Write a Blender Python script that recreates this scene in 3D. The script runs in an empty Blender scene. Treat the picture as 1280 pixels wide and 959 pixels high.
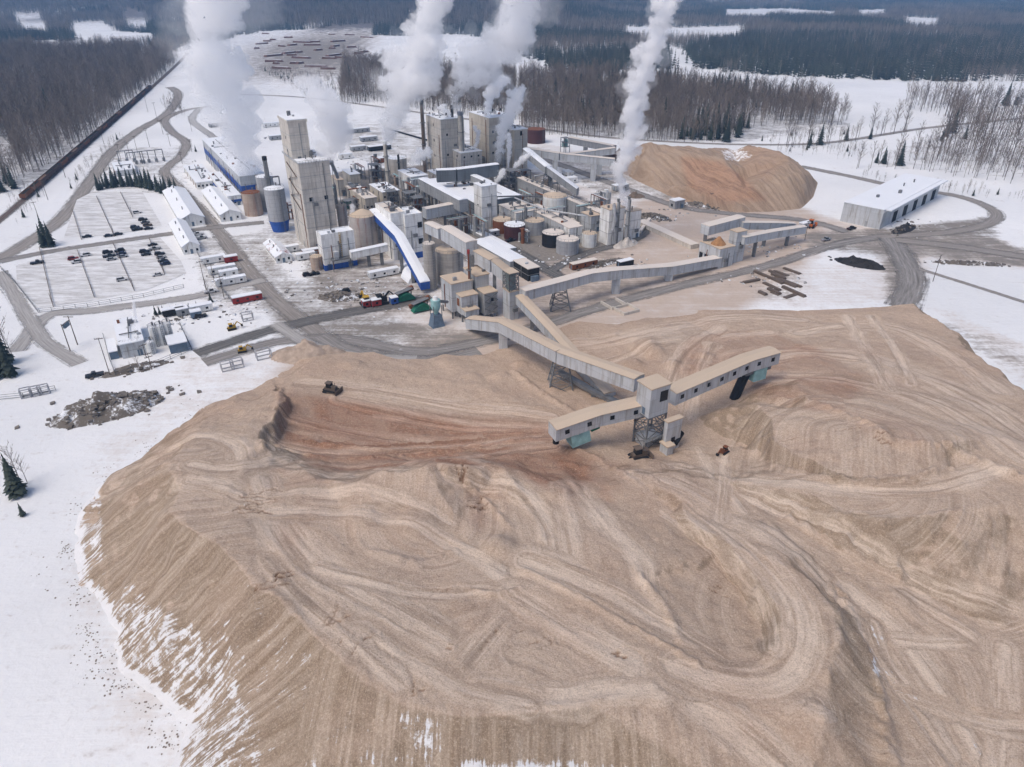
import bpy, math, random
import numpy as np
from mathutils import Vector, Matrix, geometry
R = math.radians
rnd = random.Random(7)
scn = bpy.context.scene
COL = scn.collection

# ------------------------------------------------------------------ camera, sky, sun, exposure
FPX, CX, CY, H, TILT = 889.0, 640.0, 479.5, 120.0, R(30)
cd = bpy.data.cameras.new('camera'); cam = bpy.data.objects.new('camera', cd); COL.objects.link(cam)
cam.location = (0, 0, H); cam.rotation_euler = (R(90) - TILT, 0, 0)
cd.sensor_width = 36.0; cd.lens = 36.0 * FPX / 1280.0; cd.clip_start = 1.0; cd.clip_end = 30000.0
scn.camera = cam
SUN_EL, SUN_AZ = R(58), R(-128)          # azimuth from +Y, negative = to the left
w = bpy.data.worlds.new('World'); scn.world = w; w.use_nodes = True
wn = w.node_tree.nodes; wl = w.node_tree.links
sky = wn.new('ShaderNodeTexSky'); sky.sky_type = 'NISHITA'; sky.sun_disc = False
sky.sun_elevation = SUN_EL; sky.sun_rotation = SUN_AZ; sky.air_density = 0.7; sky.dust_density = 5.0; sky.ozone_density = 1.0
wn['Background'].inputs['Strength'].default_value = 0.13
wl.new(sky.outputs[0], wn['Background'].inputs['Color'])
sl = bpy.data.lights.new('sun', 'SUN'); sl.energy = 1.5; sl.angle = R(32); sl.color = (1.0, 0.93, 0.85)
so = bpy.data.objects.new('sun', sl); COL.objects.link(so)
sd = Vector((math.sin(SUN_AZ) * math.cos(SUN_EL), math.cos(SUN_AZ) * math.cos(SUN_EL), math.sin(SUN_EL)))
so.rotation_euler = (-sd).to_track_quat('-Z', 'Y').to_euler(); so.location = (0, 300, 400)
vs = scn.view_settings; vs.view_transform = 'Standard'; vs.look = 'None'; vs.gamma = 1.0; vs.use_curve_mapping = False
vs.exposure = 0.14
cy = scn.cycles
cy.use_denoising = True; cy.use_adaptive_sampling = True; cy.adaptive_threshold = 0.03
cy.max_bounces = 22; cy.diffuse_bounces = 3; cy.glossy_bounces = 1; cy.transmission_bounces = 2; cy.volume_bounces = 20; cy.transparent_max_bounces = 8
cy.volume_step_rate = 1.0; cy.volume_max_steps = 256

# ------------------------------------------------------------------ surveying: photo pixel -> place on the ground
cT, sT = math.cos(TILT), math.sin(TILT)
def ray(px, py):
    a = (px - CX) / FPX; b = -(py - CY) / FPX
    return (a, cT + b * sT, -sT + b * cT)
def W(px, py, z=0.0):
    d = ray(px, py); t = (z - H) / d[2]
    return Vector((d[0] * t, d[1] * t, z))
def Zat(p, py):
    d = ray(0, py); return H + d[2] * (p[1] / d[1])
def above(px, py, row, z=0.0):
    p = W(px, py, z); return Vector((p.x, p.y, Zat(p, row)))
def proj(x, y, z):
    f = y * cT - (z - H) * sT; u = y * sT + (z - H) * cT
    return CX + FPX * x / f, CY - FPX * u / f
GRID = R(30)

# ------------------------------------------------------------------ objects
def tag(o, label=None, cat=None, group=None, kind=None):
    if label: o['label'] = label
    if cat: o['category'] = cat
    if group: o['group'] = group
    if kind: o['kind'] = kind
    return o
def thing(name, label, cat, loc=(0, 0, 0), rz=0.0, group=None):
    o = bpy.data.objects.new(name, None); COL.objects.link(o); o.empty_display_size = 0.5
    o.location = loc; o.rotation_euler = (0, 0, rz)
    return tag(o, label, cat, group)
def link(name, me, parent=None, mat=None):
    o = bpy.data.objects.new(name, me); COL.objects.link(o)
    if parent is not None: o.parent = parent
    if mat is not None:
        if len(me.materials) == 0: me.materials.append(None)
        o.material_slots[0].link = 'OBJECT'; o.material_slots[0].material = mat
    return o
def copy_tree(o, parent=None):
    c = o.copy(); COL.objects.link(c); c.parent = parent
    for ch in list(o.children): copy_tree(ch, c)
    return c
class MB:
    def __init__(s): s.v = []; s.f = []
    def add(s, vs, fs):
        n = len(s.v); s.v += [tuple(p) for p in vs]; s.f += [tuple(i + n for i in f) for f in fs]; return s
    def box(s, x0, x1, y0, y1, z0, z1):
        return s.add([(x0,y0,z0),(x1,y0,z0),(x1,y1,z0),(x0,y1,z0),(x0,y0,z1),(x1,y0,z1),(x1,y1,z1),(x0,y1,z1)],
                     [(0,3,2,1),(4,5,6,7),(0,1,5,4),(1,2,6,5),(2,3,7,6),(3,0,4,7)])
    def cyl(s, cx, cy_, z0, z1, r0, r1=None, n=16):
        r1 = r0 if r1 is None else r1
        vs = [(cx + r0*math.cos(2*math.pi*i/n), cy_ + r0*math.sin(2*math.pi*i/n), z0) for i in range(n)]
        vs += [(cx + r1*math.cos(2*math.pi*i/n), cy_ + r1*math.sin(2*math.pi*i/n), z1) for i in range(n)]
        return s.add(vs, [(i, (i+1) % n, n+(i+1) % n, n+i) for i in range(n)] + [tuple(range(n-1,-1,-1)), tuple(range(n,2*n))])
    def beam(s, p, q, wd, ht=None, n=None):
        p, q = Vector(p), Vector(q); ht = wd if ht is None else ht
        d = q - p
        if d.length < 1e-6: return s
        d.normalize(); up = Vector((0,0,1)) if abs(d.z) < .97 else Vector((1,0,0))
        sd_ = d.cross(up).normalized(); up = sd_.cross(d)
        if n:
            ring = [sd_*math.cos(2*math.pi*i/n)*wd + up*math.sin(2*math.pi*i/n)*ht for i in range(n)]
        else:
            ring = [-sd_*wd/2 - up*ht/2, sd_*wd/2 - up*ht/2, sd_*wd/2 + up*ht/2, -sd_*wd/2 + up*ht/2]; n = 4
        return s.add([p + r for r in ring] + [q + r for r in ring],
                     [(i, (i+1) % n, n+(i+1) % n, n+i) for i in range(n)] + [tuple(range(n-1,-1,-1)), tuple(range(n,2*n))])
    def prism(s, prof, y0, y1):   # profile in x,z swept along y
        n = len(prof)
        return s.add([(x, y0, z) for x, z in prof] + [(x, y1, z) for x, z in prof],
                     [(i, (i+1) % n, n+(i+1) % n, n+i) for i in range(n)] + [tuple(range(n-1,-1,-1)), tuple(range(n,2*n))])
    def mesh(s, name, smooth=False):
        me = bpy.data.meshes.new(name); me.from_pydata(s.v, [], s.f)
        if smooth: me.polygons.foreach_set('use_smooth', [True]*len(me.polygons))
        me.update(); return me
    def build(s, name, mat, parent=None, smooth=False):
        me = s.mesh(name, smooth); me.materials.append(mat)
        o = bpy.data.objects.new(name, me); COL.objects.link(o)
        if parent is not None: o.parent = parent
        return o
def ordinal(i): return ['first','second','third','fourth','fifth','sixth','seventh','eighth','ninth','tenth','eleventh','twelfth','thirteenth','fourteenth','fifteenth','sixteenth','seventeenth','eighteenth','nineteenth','twentieth','twenty-first','twenty-second','twenty-third','twenty-fourth','twenty-fifth','twenty-sixth','twenty-seventh','twenty-eighth','twenty-ninth','thirtieth','thirty-first','thirty-second','thirty-third','thirty-fourth','thirty-fifth','thirty-sixth','thirty-seventh','thirty-eighth'][i]

# ------------------------------------------------------------------ materials
class NT:
    def __init__(s, name):
        s.m = bpy.data.materials.new(name); s.m.use_nodes = True; s.t = s.m.node_tree; s.n = s.t.nodes; s.l = s.t.links
        s.b = s.n['Principled BSDF']; s.b.inputs['Roughness'].default_value = .85
        s.b.inputs['Specular IOR Level'].default_value = .25
    def new(s, typ, **kw):
        n = s.n.new(typ)
        for k, v in kw.items():
            if hasattr(n, k): setattr(n, k, v)
        return n
    def put(s, sock, v):
        if isinstance(v, bpy.types.NodeSocket): s.l.new(v, sock)
        elif isinstance(v, (tuple, list)) and len(v) == 3 and sock.type == 'RGBA': sock.default_value = (*v, 1)
        else: sock.default_value = v
    def math(s, op, a, b=0.0, clamp=False):
        n = s.new('ShaderNodeMath', operation=op, use_clamp=clamp); s.put(n.inputs[0], a); s.put(n.inputs[1], b); return n.outputs[0]
    def mix(s, f, a, b, mode='MIX'):
        n = s.new('ShaderNodeMix', data_type='RGBA', blend_type=mode); s.put(n.inputs[0], f); s.put(n.inputs[6], a); s.put(n.inputs[7], b); return n.outputs[2]
    def ramp(s, f, lo, hi):
        n = s.new('ShaderNodeMapRange'); n.clamp = True; s.put(n.inputs[0], f); n.inputs[1].default_value = lo; n.inputs[2].default_value = hi; return n.outputs[0]
    def coord(s, kind='Object', scale=(1,1,1)):
        c = s.new('ShaderNodeTexCoord'); m = s.new('ShaderNodeMapping'); m.inputs['Scale'].default_value = scale
        s.l.new(c.outputs[kind], m.inputs[0]); return m.outputs[0]
    def noise(s, vec, scale, detail=4, rough=.55, dist=0):
        n = s.new('ShaderNodeTexNoise'); s.put(n.inputs['Vector'], vec); n.inputs['Scale'].default_value = scale
        n.inputs['Detail'].default_value = detail; n.inputs['Roughness'].default_value = rough; n.inputs['Distortion'].default_value = dist; return n.outputs[0]
    def attr(s, name):
        n = s.new('ShaderNodeAttribute', attribute_name=name); return n
    def bump(s, h, strength=.5, dist=.1):
        n = s.new('ShaderNodeBump'); n.inputs['Strength'].default_value = strength; n.inputs['Distance'].default_value = dist
        s.put(n.inputs['Height'], h); s.l.new(n.outputs[0], s.b.inputs['Normal'])
    def col(s, c): s.put(s.b.inputs['Base Color'], c)
    def rnd(s):
        n = s.new('ShaderNodeObjectInfo'); return n.outputs['Random']

MATS = {}
def scaled(c, k): return tuple(min(1, v*k) for v in c)
def plain(name, c, rough=.8, var=.25, metal=0.0, scale=.6):
    if name in MATS: return MATS[name]
    t = NT(name); v = t.coord('Object'); n = t.noise(v, scale, 4)
    t.col(t.mix(t.ramp(n, .3, .7), scaled(c, 1-var), scaled(c, 1+var*.6)))
    t.b.inputs['Roughness'].default_value = rough; t.b.inputs['Metallic'].default_value = metal
    MATS[name] = t.m; return t.m
def clad(name, c, rib=1.0, panel=(3.0, 2.4), stain=(.25,.2,.15), dirt=.5, seam=.25, rough=.6):
    """sheet or panel cladding: seams, ribs as fine relief, streaks of dirt running down"""
    if name in MATS: return MATS[name]
    t = NT(name); tc = t.new('ShaderNodeTexCoord'); sp = t.new('ShaderNodeSeparateXYZ'); t.l.new(tc.outputs['Object'], sp.inputs[0])
    u = t.math('ADD', sp.outputs[0], sp.outputs[1]); cb = t.new('ShaderNodeCombineXYZ'); t.put(cb.inputs[0], u); t.put(cb.inputs[1], sp.outputs[2])
    br = t.new('ShaderNodeTexBrick'); t.put(br.inputs['Vector'], cb.outputs[0]); br.offset = 0.0
    br.inputs['Scale'].default_value = 1.0; br.inputs['Brick Width'].default_value = panel[0]; br.inputs['Row Height'].default_value = panel[1]
    br.inputs['Mortar Size'].default_value = .06; br.inputs['Mortar Smooth'].default_value = .3
    t.put(br.inputs['Color1'], scaled(c, .94)); t.put(br.inputs['Color2'], scaled(c, 1.05)); t.put(br.inputs['Mortar'], scaled(c, 1-seam))
    m = t.new('ShaderNodeMapping'); t.l.new(tc.outputs['Object'], m.inputs[0]); m.inputs['Scale'].default_value = (1, 1, .12)
    st = t.noise(m.outputs[0], .7, 5, .65); big = t.noise(tc.outputs['Object'], .12, 3)
    c1 = t.mix(t.math('MULTIPLY', t.ramp(st, .5, .78), dirt*1.0), br.outputs[0], stain)
    c2 = t.mix(t.ramp(big, .3, .75), scaled(c, .8), (1, 1, 1)); c3 = t.mix(.2, c1, t.mix(1.0, c1, c2, 'MULTIPLY'))
    t.col(c3)
    wv = t.math('SINE', t.math('MULTIPLY', u, 6.28 / max(rib, .01)))
    t.bump(wv, .25, .05); t.b.inputs['Roughness'].default_value = rough
    MATS[name] = t.m; return t.m
def snowroof(name, under, amount=.85, tint=(.80, .82, .85)):
    if name in MATS: return MATS[name]
    t = NT(name); v = t.coord('Object'); n = t.noise(v, .22, 6, .7); n2 = t.noise(v, 1.7, 4)
    f = t.ramp(t.math('ADD', n, t.math('MULTIPLY', n2, .35)), .78 - amount*.55, .9 - amount*.55)
    sn = t.mix(t.noise(v, .1, 3), scaled(tint, .92), tint)
    t.col(t.mix(f, under, sn)); t.bump(n2, .3, .2); MATS[name] = t.m; return t.m
M = dict(
    concrete=clad('concrete', (.63,.59,.53), 2.0, (2.4,2.4), (.24,.2,.165), .8, .3, .9),
    cream=clad('cream', (.60,.55,.47), 1.0, (2.0,6.0), (.22,.15,.1), .7, .15, .8),
    white=clad('white', (.85,.85,.83), .8, (1.6,3.0), (.30,.25,.20), .85, .2),
    metal=clad('metal', (.54,.56,.58), .6, (2.0,4.0), (.22,.18,.14), .85, .25, .5),
    dark=clad('dark_cladding', (.17,.19,.21), .8, (2.0,4.0), (.05,.05,.05), .5, .25, .6),
    grey=clad('grey', (.36,.37,.38), .8, (2.0,4.0), (.12,.1,.09), .6, .25, .6),
    blue=clad('blue', (.035,.11,.40), .8, (2.0,4.0), (.05,.05,.08), .5, .3, .6),
    slate=plain('slate_blue', (.13,.18,.24)),
    snow=snowroof('snow_roof', (.22,.21,.2), .95), patchy=snowroof('patchy_roof', (.16,.15,.14), .55),
    dust=snowroof('dusty_roof', (.30,.27,.24), .8, (.56,.45,.34)), dustsnow=snowroof('dusted_snow_roof', (.30,.28,.26), .85, (.70,.63,.56)),
    rustroof=snowroof('rusty_snowy_roof', (.25,.06,.04), .5),
    glass=plain('dark_glass', (.02,.022,.025), .2), black=plain('black_steel', (.02,.02,.022)), steel=plain('steel', (.17,.175,.18), .6),
    rust=plain('rust', (.20,.075,.035)), maroon=clad('maroon', (.085,.03,.03), 1, (2,4), (.02,.02,.02), .4), blacktank=clad('black_tank', (.02,.021,.025), 1, (2,4), (.05,.04,.04), .4),
    teal=plain('pale_turquoise', (.30,.50,.50)), green=plain('green_paint', (.02,.14,.09)), yellow=plain('yellow_paint', (.45,.28,.04)), red=plain('red_paint', (.30,.035,.03)),
    orange=plain('orange_paint', (.5,.13,.03)), wood=plain('weathered_wood', (.13,.10,.08)), tan=clad('tan_concrete', (.46,.37,.30), 1.0, (3,1.5), (.3,.12,.08), .9, .15),
    pinkish=clad('rust_stained_silo', (.50,.46,.43), 1.0, (4,1.2), (.33,.15,.11), 1.0, .12), silo=clad('concrete_silo', (.43,.405,.375), 3.0, (60,1.2), (.15,.13,.11), .6, .22),
    sheet=clad('galvanised_tank', (.42,.43,.45), .5, (1.6,2.0), (.16,.12,.1), .5, .3), whitetank=clad('white_tank', (.80,.81,.80), 3, (5,2.4), (.35,.25,.16), .6, .12),
    blackrubber=plain('black_rubber', (.015,.015,.016)), lampred=plain('lamp_red', (.35,.02,.02)), chrome=plain('bright_metal', (.4,.4,.42), .4))

# ------------------------------------------------------------------ noise and terrain tools
def vnoise(x, y, seed):
    g = np.random.RandomState(seed).rand(256, 256)
    xi = np.floor(x).astype(int); yi = np.floor(y).astype(int); fx = x - xi; fy = y - yi
    fx = fx*fx*(3-2*fx); fy = fy*fy*(3-2*fy)
    a = g[yi % 256, xi % 256]; b = g[yi % 256, (xi+1) % 256]; c = g[(yi+1) % 256, xi % 256]; d = g[(yi+1) % 256, (xi+1) % 256]
    return (a*(1-fx)+b*fx)*(1-fy) + (c*(1-fx)+d*fx)*fy - .5
def fbm(x, y, scale, seed, oct_=4, gain=.5):
    s = 0; a = 1.0
    for i in range(oct_):
        s = s + a*vnoise(x/scale*(2**i)+13.7*i, y/scale*(2**i)+7.1*i, seed+i); a *= gain
    return s
def blur(a, n):
    for _ in range(n):
        p = np.pad(a, 1, mode='edge'); a = (p[:-2,1:-1]+2*p[1:-1,1:-1]+p[2:,1:-1])/4
        p = np.pad(a, 1, mode='edge'); a = (p[1:-1,:-2]+2*p[1:-1,1:-1]+p[1:-1,2:])/4
    return a
def inside(px, py, poly):
    r = np.zeros(px.shape, bool); n = len(poly)
    for i in range(n):
        x0, y0 = poly[i][:2]; x1, y1 = poly[(i+1) % n][:2]
        if y0 == y1: continue
        c = ((y0 > py) != (y1 > py)) & (px < (x1-x0)*(py-y0)/(y1-y0)+x0); r ^= c
    return r
def tin(lines, X, Y):
    pts, edges = [], []
    for ln in lines:
        prev = None
        for p in ln:
            q = p if isinstance(p, Vector) else W(*p)
            pts.append(q)
            if prev is not None: edges.append((prev, len(pts)-1))
            prev = len(pts)-1
    vo, eo, fo, ov, oe, of = geometry.delaunay_2d_cdt([Vector((p.x, p.y)) for p in pts], edges, [], 0, .01)
    zs = []
    P2 = np.array([(p.x, p.y) for p in pts]); PZ = np.array([p.z for p in pts])
    for k, v in enumerate(vo):
        if ov[k]: zs.append(PZ[ov[k][0]])
        else:
            d = np.hypot(P2[:,0]-v.x, P2[:,1]-v.y); j = np.argsort(d)[:4]; wt = 1/(d[j]+.1); zs.append(float((PZ[j]*wt).sum()/wt.sum()))
    Z = np.full(X.shape, -1.0); dx = X[0,1]-X[0,0]; dy = Y[1,0]-Y[0,0]; x0 = X[0,0]; y0 = Y[0,0]; ny, nx = X.shape
    for f in fo:
        a, b, c = (vo[i] for i in f[:3]); za, zb, zc = (zs[i] for i in f[:3])
        i0 = max(0, int((min(a.x,b.x,c.x)-x0)/dx)); i1 = min(nx, int((max(a.x,b.x,c.x)-x0)/dx)+2)
        j0 = max(0, int((min(a.y,b.y,c.y)-y0)/dy)); j1 = min(ny, int((max(a.y,b.y,c.y)-y0)/dy)+2)
        if i1 <= i0 or j1 <= j0: continue
        xs = X[j0:j1, i0:i1]; ys = Y[j0:j1, i0:i1]
        den = (b.y-c.y)*(a.x-c.x)+(c.x-b.x)*(a.y-c.y)
        if abs(den) < 1e-9: continue
        l1 = ((b.y-c.y)*(xs-c.x)+(c.x-b.x)*(ys-c.y))/den; l2 = ((c.y-a.y)*(xs-c.x)+(a.x-c.x)*(ys-c.y))/den; l3 = 1-l1-l2
        m = (l1 >= -1e-6) & (l2 >= -1e-6) & (l3 >= -1e-6)
        Z[j0:j1, i0:i1][m] = (l1*za+l2*zb+l3*zc)[m]
    return Z
def grid_mesh(name, X, Y, Z, keep=None):
    ny, nx = X.shape; idx = np.arange(nx*ny).reshape(ny, nx)
    q = np.stack([idx[:-1,:-1], idx[:-1,1:], idx[1:,1:], idx[1:,:-1]], -1)
    if keep is not None:
        k = keep[:-1,:-1] | keep[:-1,1:] | keep[1:,1:] | keep[1:,:-1]; q = q[k]
    q = q.reshape(-1, 4); used = np.zeros(nx*ny, bool); used[q.ravel()] = True; remap = np.cumsum(used)-1
    me = bpy.data.meshes.new(name); nv = int(used.sum())
    me.vertices.add(nv); me.loops.add(q.size); me.polygons.add(len(q))
    co = np.stack([X, Y, Z], -1).reshape(-1, 3)[used]
    me.vertices.foreach_set('co', co.astype(np.float32).ravel()); me.loops.foreach_set('vertex_index', remap[q].ravel().astype(np.int32))
    me.polygons.foreach_set('loop_start', np.arange(0, q.size, 4, dtype=np.int32)); me.polygons.foreach_set('loop_total', np.full(len(q), 4, np.int32))
    me.polygons.foreach_set('use_smooth', np.ones(len(q), bool)); me.update(calc_edges=True); me.validate()
    return me, used
def put_attr(me, name, arr, used):
    a = me.attributes.new(name, 'FLOAT', 'POINT'); a.data.foreach_set('value', np.ascontiguousarray(arr.reshape(-1)[used], dtype=np.float32))
class Flow:
    """machine tracks and downhill lines over a heap: across / along coordinates of the latest one laid"""
    def __init__(s, X, Y): s.X = X; s.Y = Y; s.lat = X*.7+Y*.3; s.lon = Y*1.0; s.w = np.zeros_like(X)+.08; s.pale = np.zeros_like(X); s.cut = np.zeros_like(X)
    def lay(s, line, hw, pale=.5, weight=1.0, soft=.35, seed=0, dist_only=False):
        mg = hw*1.5+1; x0, y0 = s.X[0,0], s.Y[0,0]; st_ = s.X[0,1]-x0
        i0 = max(0, int((min(p.x for p in line)-mg-x0)/st_)); i1 = int((max(p.x for p in line)+mg-x0)/st_)+1; j0 = max(0, int((min(p.y for p in line)-mg-y0)/st_)); j1 = int((max(p.y for p in line)+mg-y0)/st_)+1
        S = (slice(j0, max(j0+1, j1)), slice(i0, max(i0+1, i1))); X_, Y_ = s.X[S], s.Y[S]
        if X_.size == 0: return
        best = np.full(X_.shape, 1e9); lat = np.zeros_like(X_); lon = np.zeros_like(X_); L = 0.0
        for p, q in zip(line[:-1], line[1:]):
            d = np.array([q.x-p.x, q.y-p.y]); n = np.hypot(*d)
            if n < .01: continue
            d /= n; rx = X_-p.x; ry = Y_-p.y
            t = np.clip(rx*d[0]+ry*d[1], 0, n); ex = rx-d[0]*t; ey = ry-d[1]*t; dist = np.hypot(ex, ey); sg = np.sign(d[0]*ry-d[1]*rx)
            m = dist < best; best[m] = dist[m]; lat[m] = (dist*sg)[m]; lon[m] = (L+t)[m]; L += n
        wob = (vnoise(X_/5, Y_/5, 900+seed)*.5+vnoise(X_/1.6, Y_/1.6, 950+seed)*.25)*min(hw, 6)
        if dist_only: return S, best, wob
        k = np.clip((hw+wob-best)/(hw*soft), 0, 1)*weight
        m = k > .35
        s.lat[S] = np.where(m, lat+seed*37.3, s.lat[S]); s.lon[S] = np.where(m, lon+seed*11.0, s.lon[S]); s.w[S] = np.maximum(s.w[S]*(1-k), k); s.pale[S] = s.pale[S]*(1-k)+pale*k
        s.cut[S] = np.maximum(s.cut[S]*(1-k), np.where(m, k, 0))

# ------------------------------------------------------------------ the great wood chip pile in front
step = .34
xs = np.arange(-132, 205, step); ys = np.arange(36, 268, step)
X, Y = np.meshgrid(xs, ys)
crest3 = [W(*p) for p in [(1125,372,1),(1150,385,3.5),(1185,412,6),(1220,440,9),(1250,465,12),(1290,497,15),(1400,580,19)]]
foot3 = [Vector((p.x+.75*p.z*1.35+1, p.y+.66*p.z*1.35+.5, -.3)) for p in crest3]
lines = [
 [(345,478,-.3),(300,495,-.3),(240,521,-.3),(200,547,-.3),(165,578,-.3),(130,605,-.3),(100,642,-.3),(90,690,-.3),(125,775,-.3),(145,832,-.3),(190,862,-.3),(235,902,-.3),(215,960,-.3),(190,1050,-.3),(200,1200,-.3),(300,1300,-.3),(510,1290,-.3),(640,1290,-.3),(830,1280,2),(1000,1200,8),(1115,1150,12),(1400,1100,12)],
 [(347,486,3),(300,512,8),(250,545,13),(215,585,17),(228,640,20),(285,690,22),(330,738,22),(400,808,22),(455,850,22),(510,882,22),(580,893,22),(640,893,22),(740,880,21.5),(830,872,21)],
 [(830,872,21),(850,920,19.5),(890,990,17),(930,1100,14)],
 [(940,665,18),(985,690,19.8),(1030,740,20),(1045,790,20),(1030,850,19.7),(1035,900,19.2),(1010,959,17.5)],
 [(960,658,16.8),(1012,688,16),(1062,770,14.8),(1087,830,14.4),(1107,900,14),(1117,959,14),(1110,1050,13)],
 [(915,598,16),(960,612,18),(1020,626,20.5),(1100,640,22),(1180,640,22.5),(1250,622,23),(1330,612,23)],
 [(930,625,15.8),(990,652,15.2),(1060,692,14.6),(1120,724,14),(1170,747,13.5),(1280,792,13),(1400,830,13)],
 [(932,560,9.0),(970,592,15.5),(1050,603,20),(1130,604,21.6),(1180,593,22),(1225,565,22)],
 [(950,548,16.5),(985,575,19.3),(1050,590,21.5),(1130,590,22.6),(1170,580,22.8)],
 [(922,500,6.5),(940,503,14),(1000,507,17.5),(1060,522,20.5),(1110,547,23.6),(1160,560,24),(1200,555,24)],
 [(1000,470,12),(1100,490,15.5),(1200,520,19),(1280,560,22),(1350,590,23)],
 crest3, foot3,
 [(800,592,15),(850,640,17.4),(900,680,18.8),(950,720,19.6),(978,760,20),(985,800,19.8),(960,818,19.2)], [(838,648,15.2),(885,692,15.2),(930,738,15),(957,775,15.8),(960,798,16.8),(930,806,17.2)],
 [(1125,372,-.2),(1060,382,-.2),(1000,388,-.2),(940,384,-.2),(880,384,-.2),(840,395,-.2),(780,402,-.2),(720,398,-.2),(660,425,-.2),(600,440,-.2),(540,448,-.2),(470,440,-.2),(400,430,-.2),(365,440,-.2),(345,478,-.3)],
 [(350,484,4),(345,510,10.5),(333,540,14),(326,558,16)], [(354,487,2.5),(353,512,5.2),(346,545,7.5),(344,564,10)],
 [(360,600,16.5),(400,598,18),(450,597,20.8),(500,590,22),(540,583,22.6),(590,583,22),(640,590,19.6),(690,602,15.5),(720,615,14.5)],
]
for p in [(900,420,3),(1000,420,4),(1060,400,3),(1100,430,8),(830,450,5),(780,440,3.5),(760,470,4),(740,430,2),(860,480,5.5),(870,520,6),(930,470,8),(900,540,7),(880,580,10.8),
          (700,470,2),(640,470,3),(560,470,3.5),(450,462,3),(390,452,2.5),(760,520,5.5),(640,500,4.5),(815,422,6),(1060,560,22.3),(1120,572,23),(1050,540,21),(1150,568,23.4),(960,525,16.2),(1220,540,22),
          (415,490,4),(365,492,3.5),(500,500,4),(600,520,3.6),(680,530,5.2),(740,540,6),(560,558,3.8),(450,545,4.5),(385,565,8),(660,572,8),(720,585,9.5),(790,578,9),(830,565,7),(800,560,6.5),(480,575,6.5),(560,572,7),
          (280,560,15.5),(290,610,19),(300,660,21),(350,585,15.5),(340,640,19.5),(430,640,18.5),(520,640,19),(600,640,17),(600,690,18.3),(540,680,18),(450,690,19.3),(400,660,20),(585,602,19),(608,622,16.6),(570,650,18),
          (380,740,21),(450,780,21.5),(560,780,20.3),(650,720,19),(640,800,20.5),(560,850,21.6),(700,850,21.3),(750,780,20),(720,680,18.3),(800,720,19),(850,700,18.2),(870,780,18.3),(900,840,19),(960,870,19.2),(800,820,20.6),(680,640,16.8),(760,640,16),(820,620,14.8),
          (860,720,16.6),(850,760,18.0),(960,830,19),(1150,800,13.5),(1250,870,13),(1200,950,13),(1400,950,12.5),(900,600,14.8),(900,640,16),(1000,670,16)]:
    lines.append([p])
Zp = tin(lines, X, Y); hull = Zp > -.9
Zp = np.where(hull, Zp, -.6); Zp = blur(Zp, 3)
wx, wy = fbm(X, Y, 13, 301, 4)*5.0, fbm(X, Y, 13, 311, 4)*5.0; tone = np.clip((Y-70)/30, .25, 1)
ii = np.clip((X+wx*tone-xs[0])/step, 0, len(xs)-2.001); jj = np.clip((Y+wy*tone-ys[0])/step, 0, len(ys)-2.001); i0_ = ii.astype(int); j0_ = jj.astype(int); fi = ii-i0_; fj = jj-j0_
Zp = (Zp[j0_,i0_]*(1-fi)+Zp[j0_,i0_+1]*fi)*(1-fj)+(Zp[j0_+1,i0_]*(1-fi)+Zp[j0_+1,i0_+1]*fi)*fj
def zpile(x, y):
    i = int(round((x-xs[0])/step)); j = int(round((y-ys[0])/step))
    return max(0.0, float(Zp[j, i])) if 0 <= i < len(xs) and 0 <= j < len(ys) else 0.0
def onpile(px, py):
    z = 10.0
    for _ in range(25):
        p = W(px, py, z); z = .5*z+.5*zpile(p.x, p.y)
    return W(px, py, z)
def pl(*pts):
    q = [onpile(*p) for p in pts]
    out = []
    for i in range(len(q)-1):          # Catmull-Rom so that tracks bend smoothly
        a, b, c, d = q[max(0,i-1)], q[i], q[i+1], q[min(len(q)-1,i+2)]
        for k in range(5):
            t = k/5; out.append(.5*((2*b)+(c-a)*t+(2*a-5*b+4*c-d)*t*t+(3*b-a-3*c+d)*t**3))
    return out+[q[-1]]
fl = Flow(X, Y)
for i, (ln, hw, pale) in enumerate([
  (((380,690),(140,830)), 75, .1), (((640,880),(640,958)), 42, -.25), (((250,560),(150,600)), 20, .1),
  (((1090,625),(1065,690)), 24, -.3), (((1180,640),(1150,735)), 18, -.35), (((1040,770),(1085,820)), 30, -.3), (((1060,540),(1060,600)), 34, -.1), (((540,587),(535,650)), 22, 1.0)]):
    fl.lay(pl(*ln), hw, pale, .5, .3, i+1)
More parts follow.
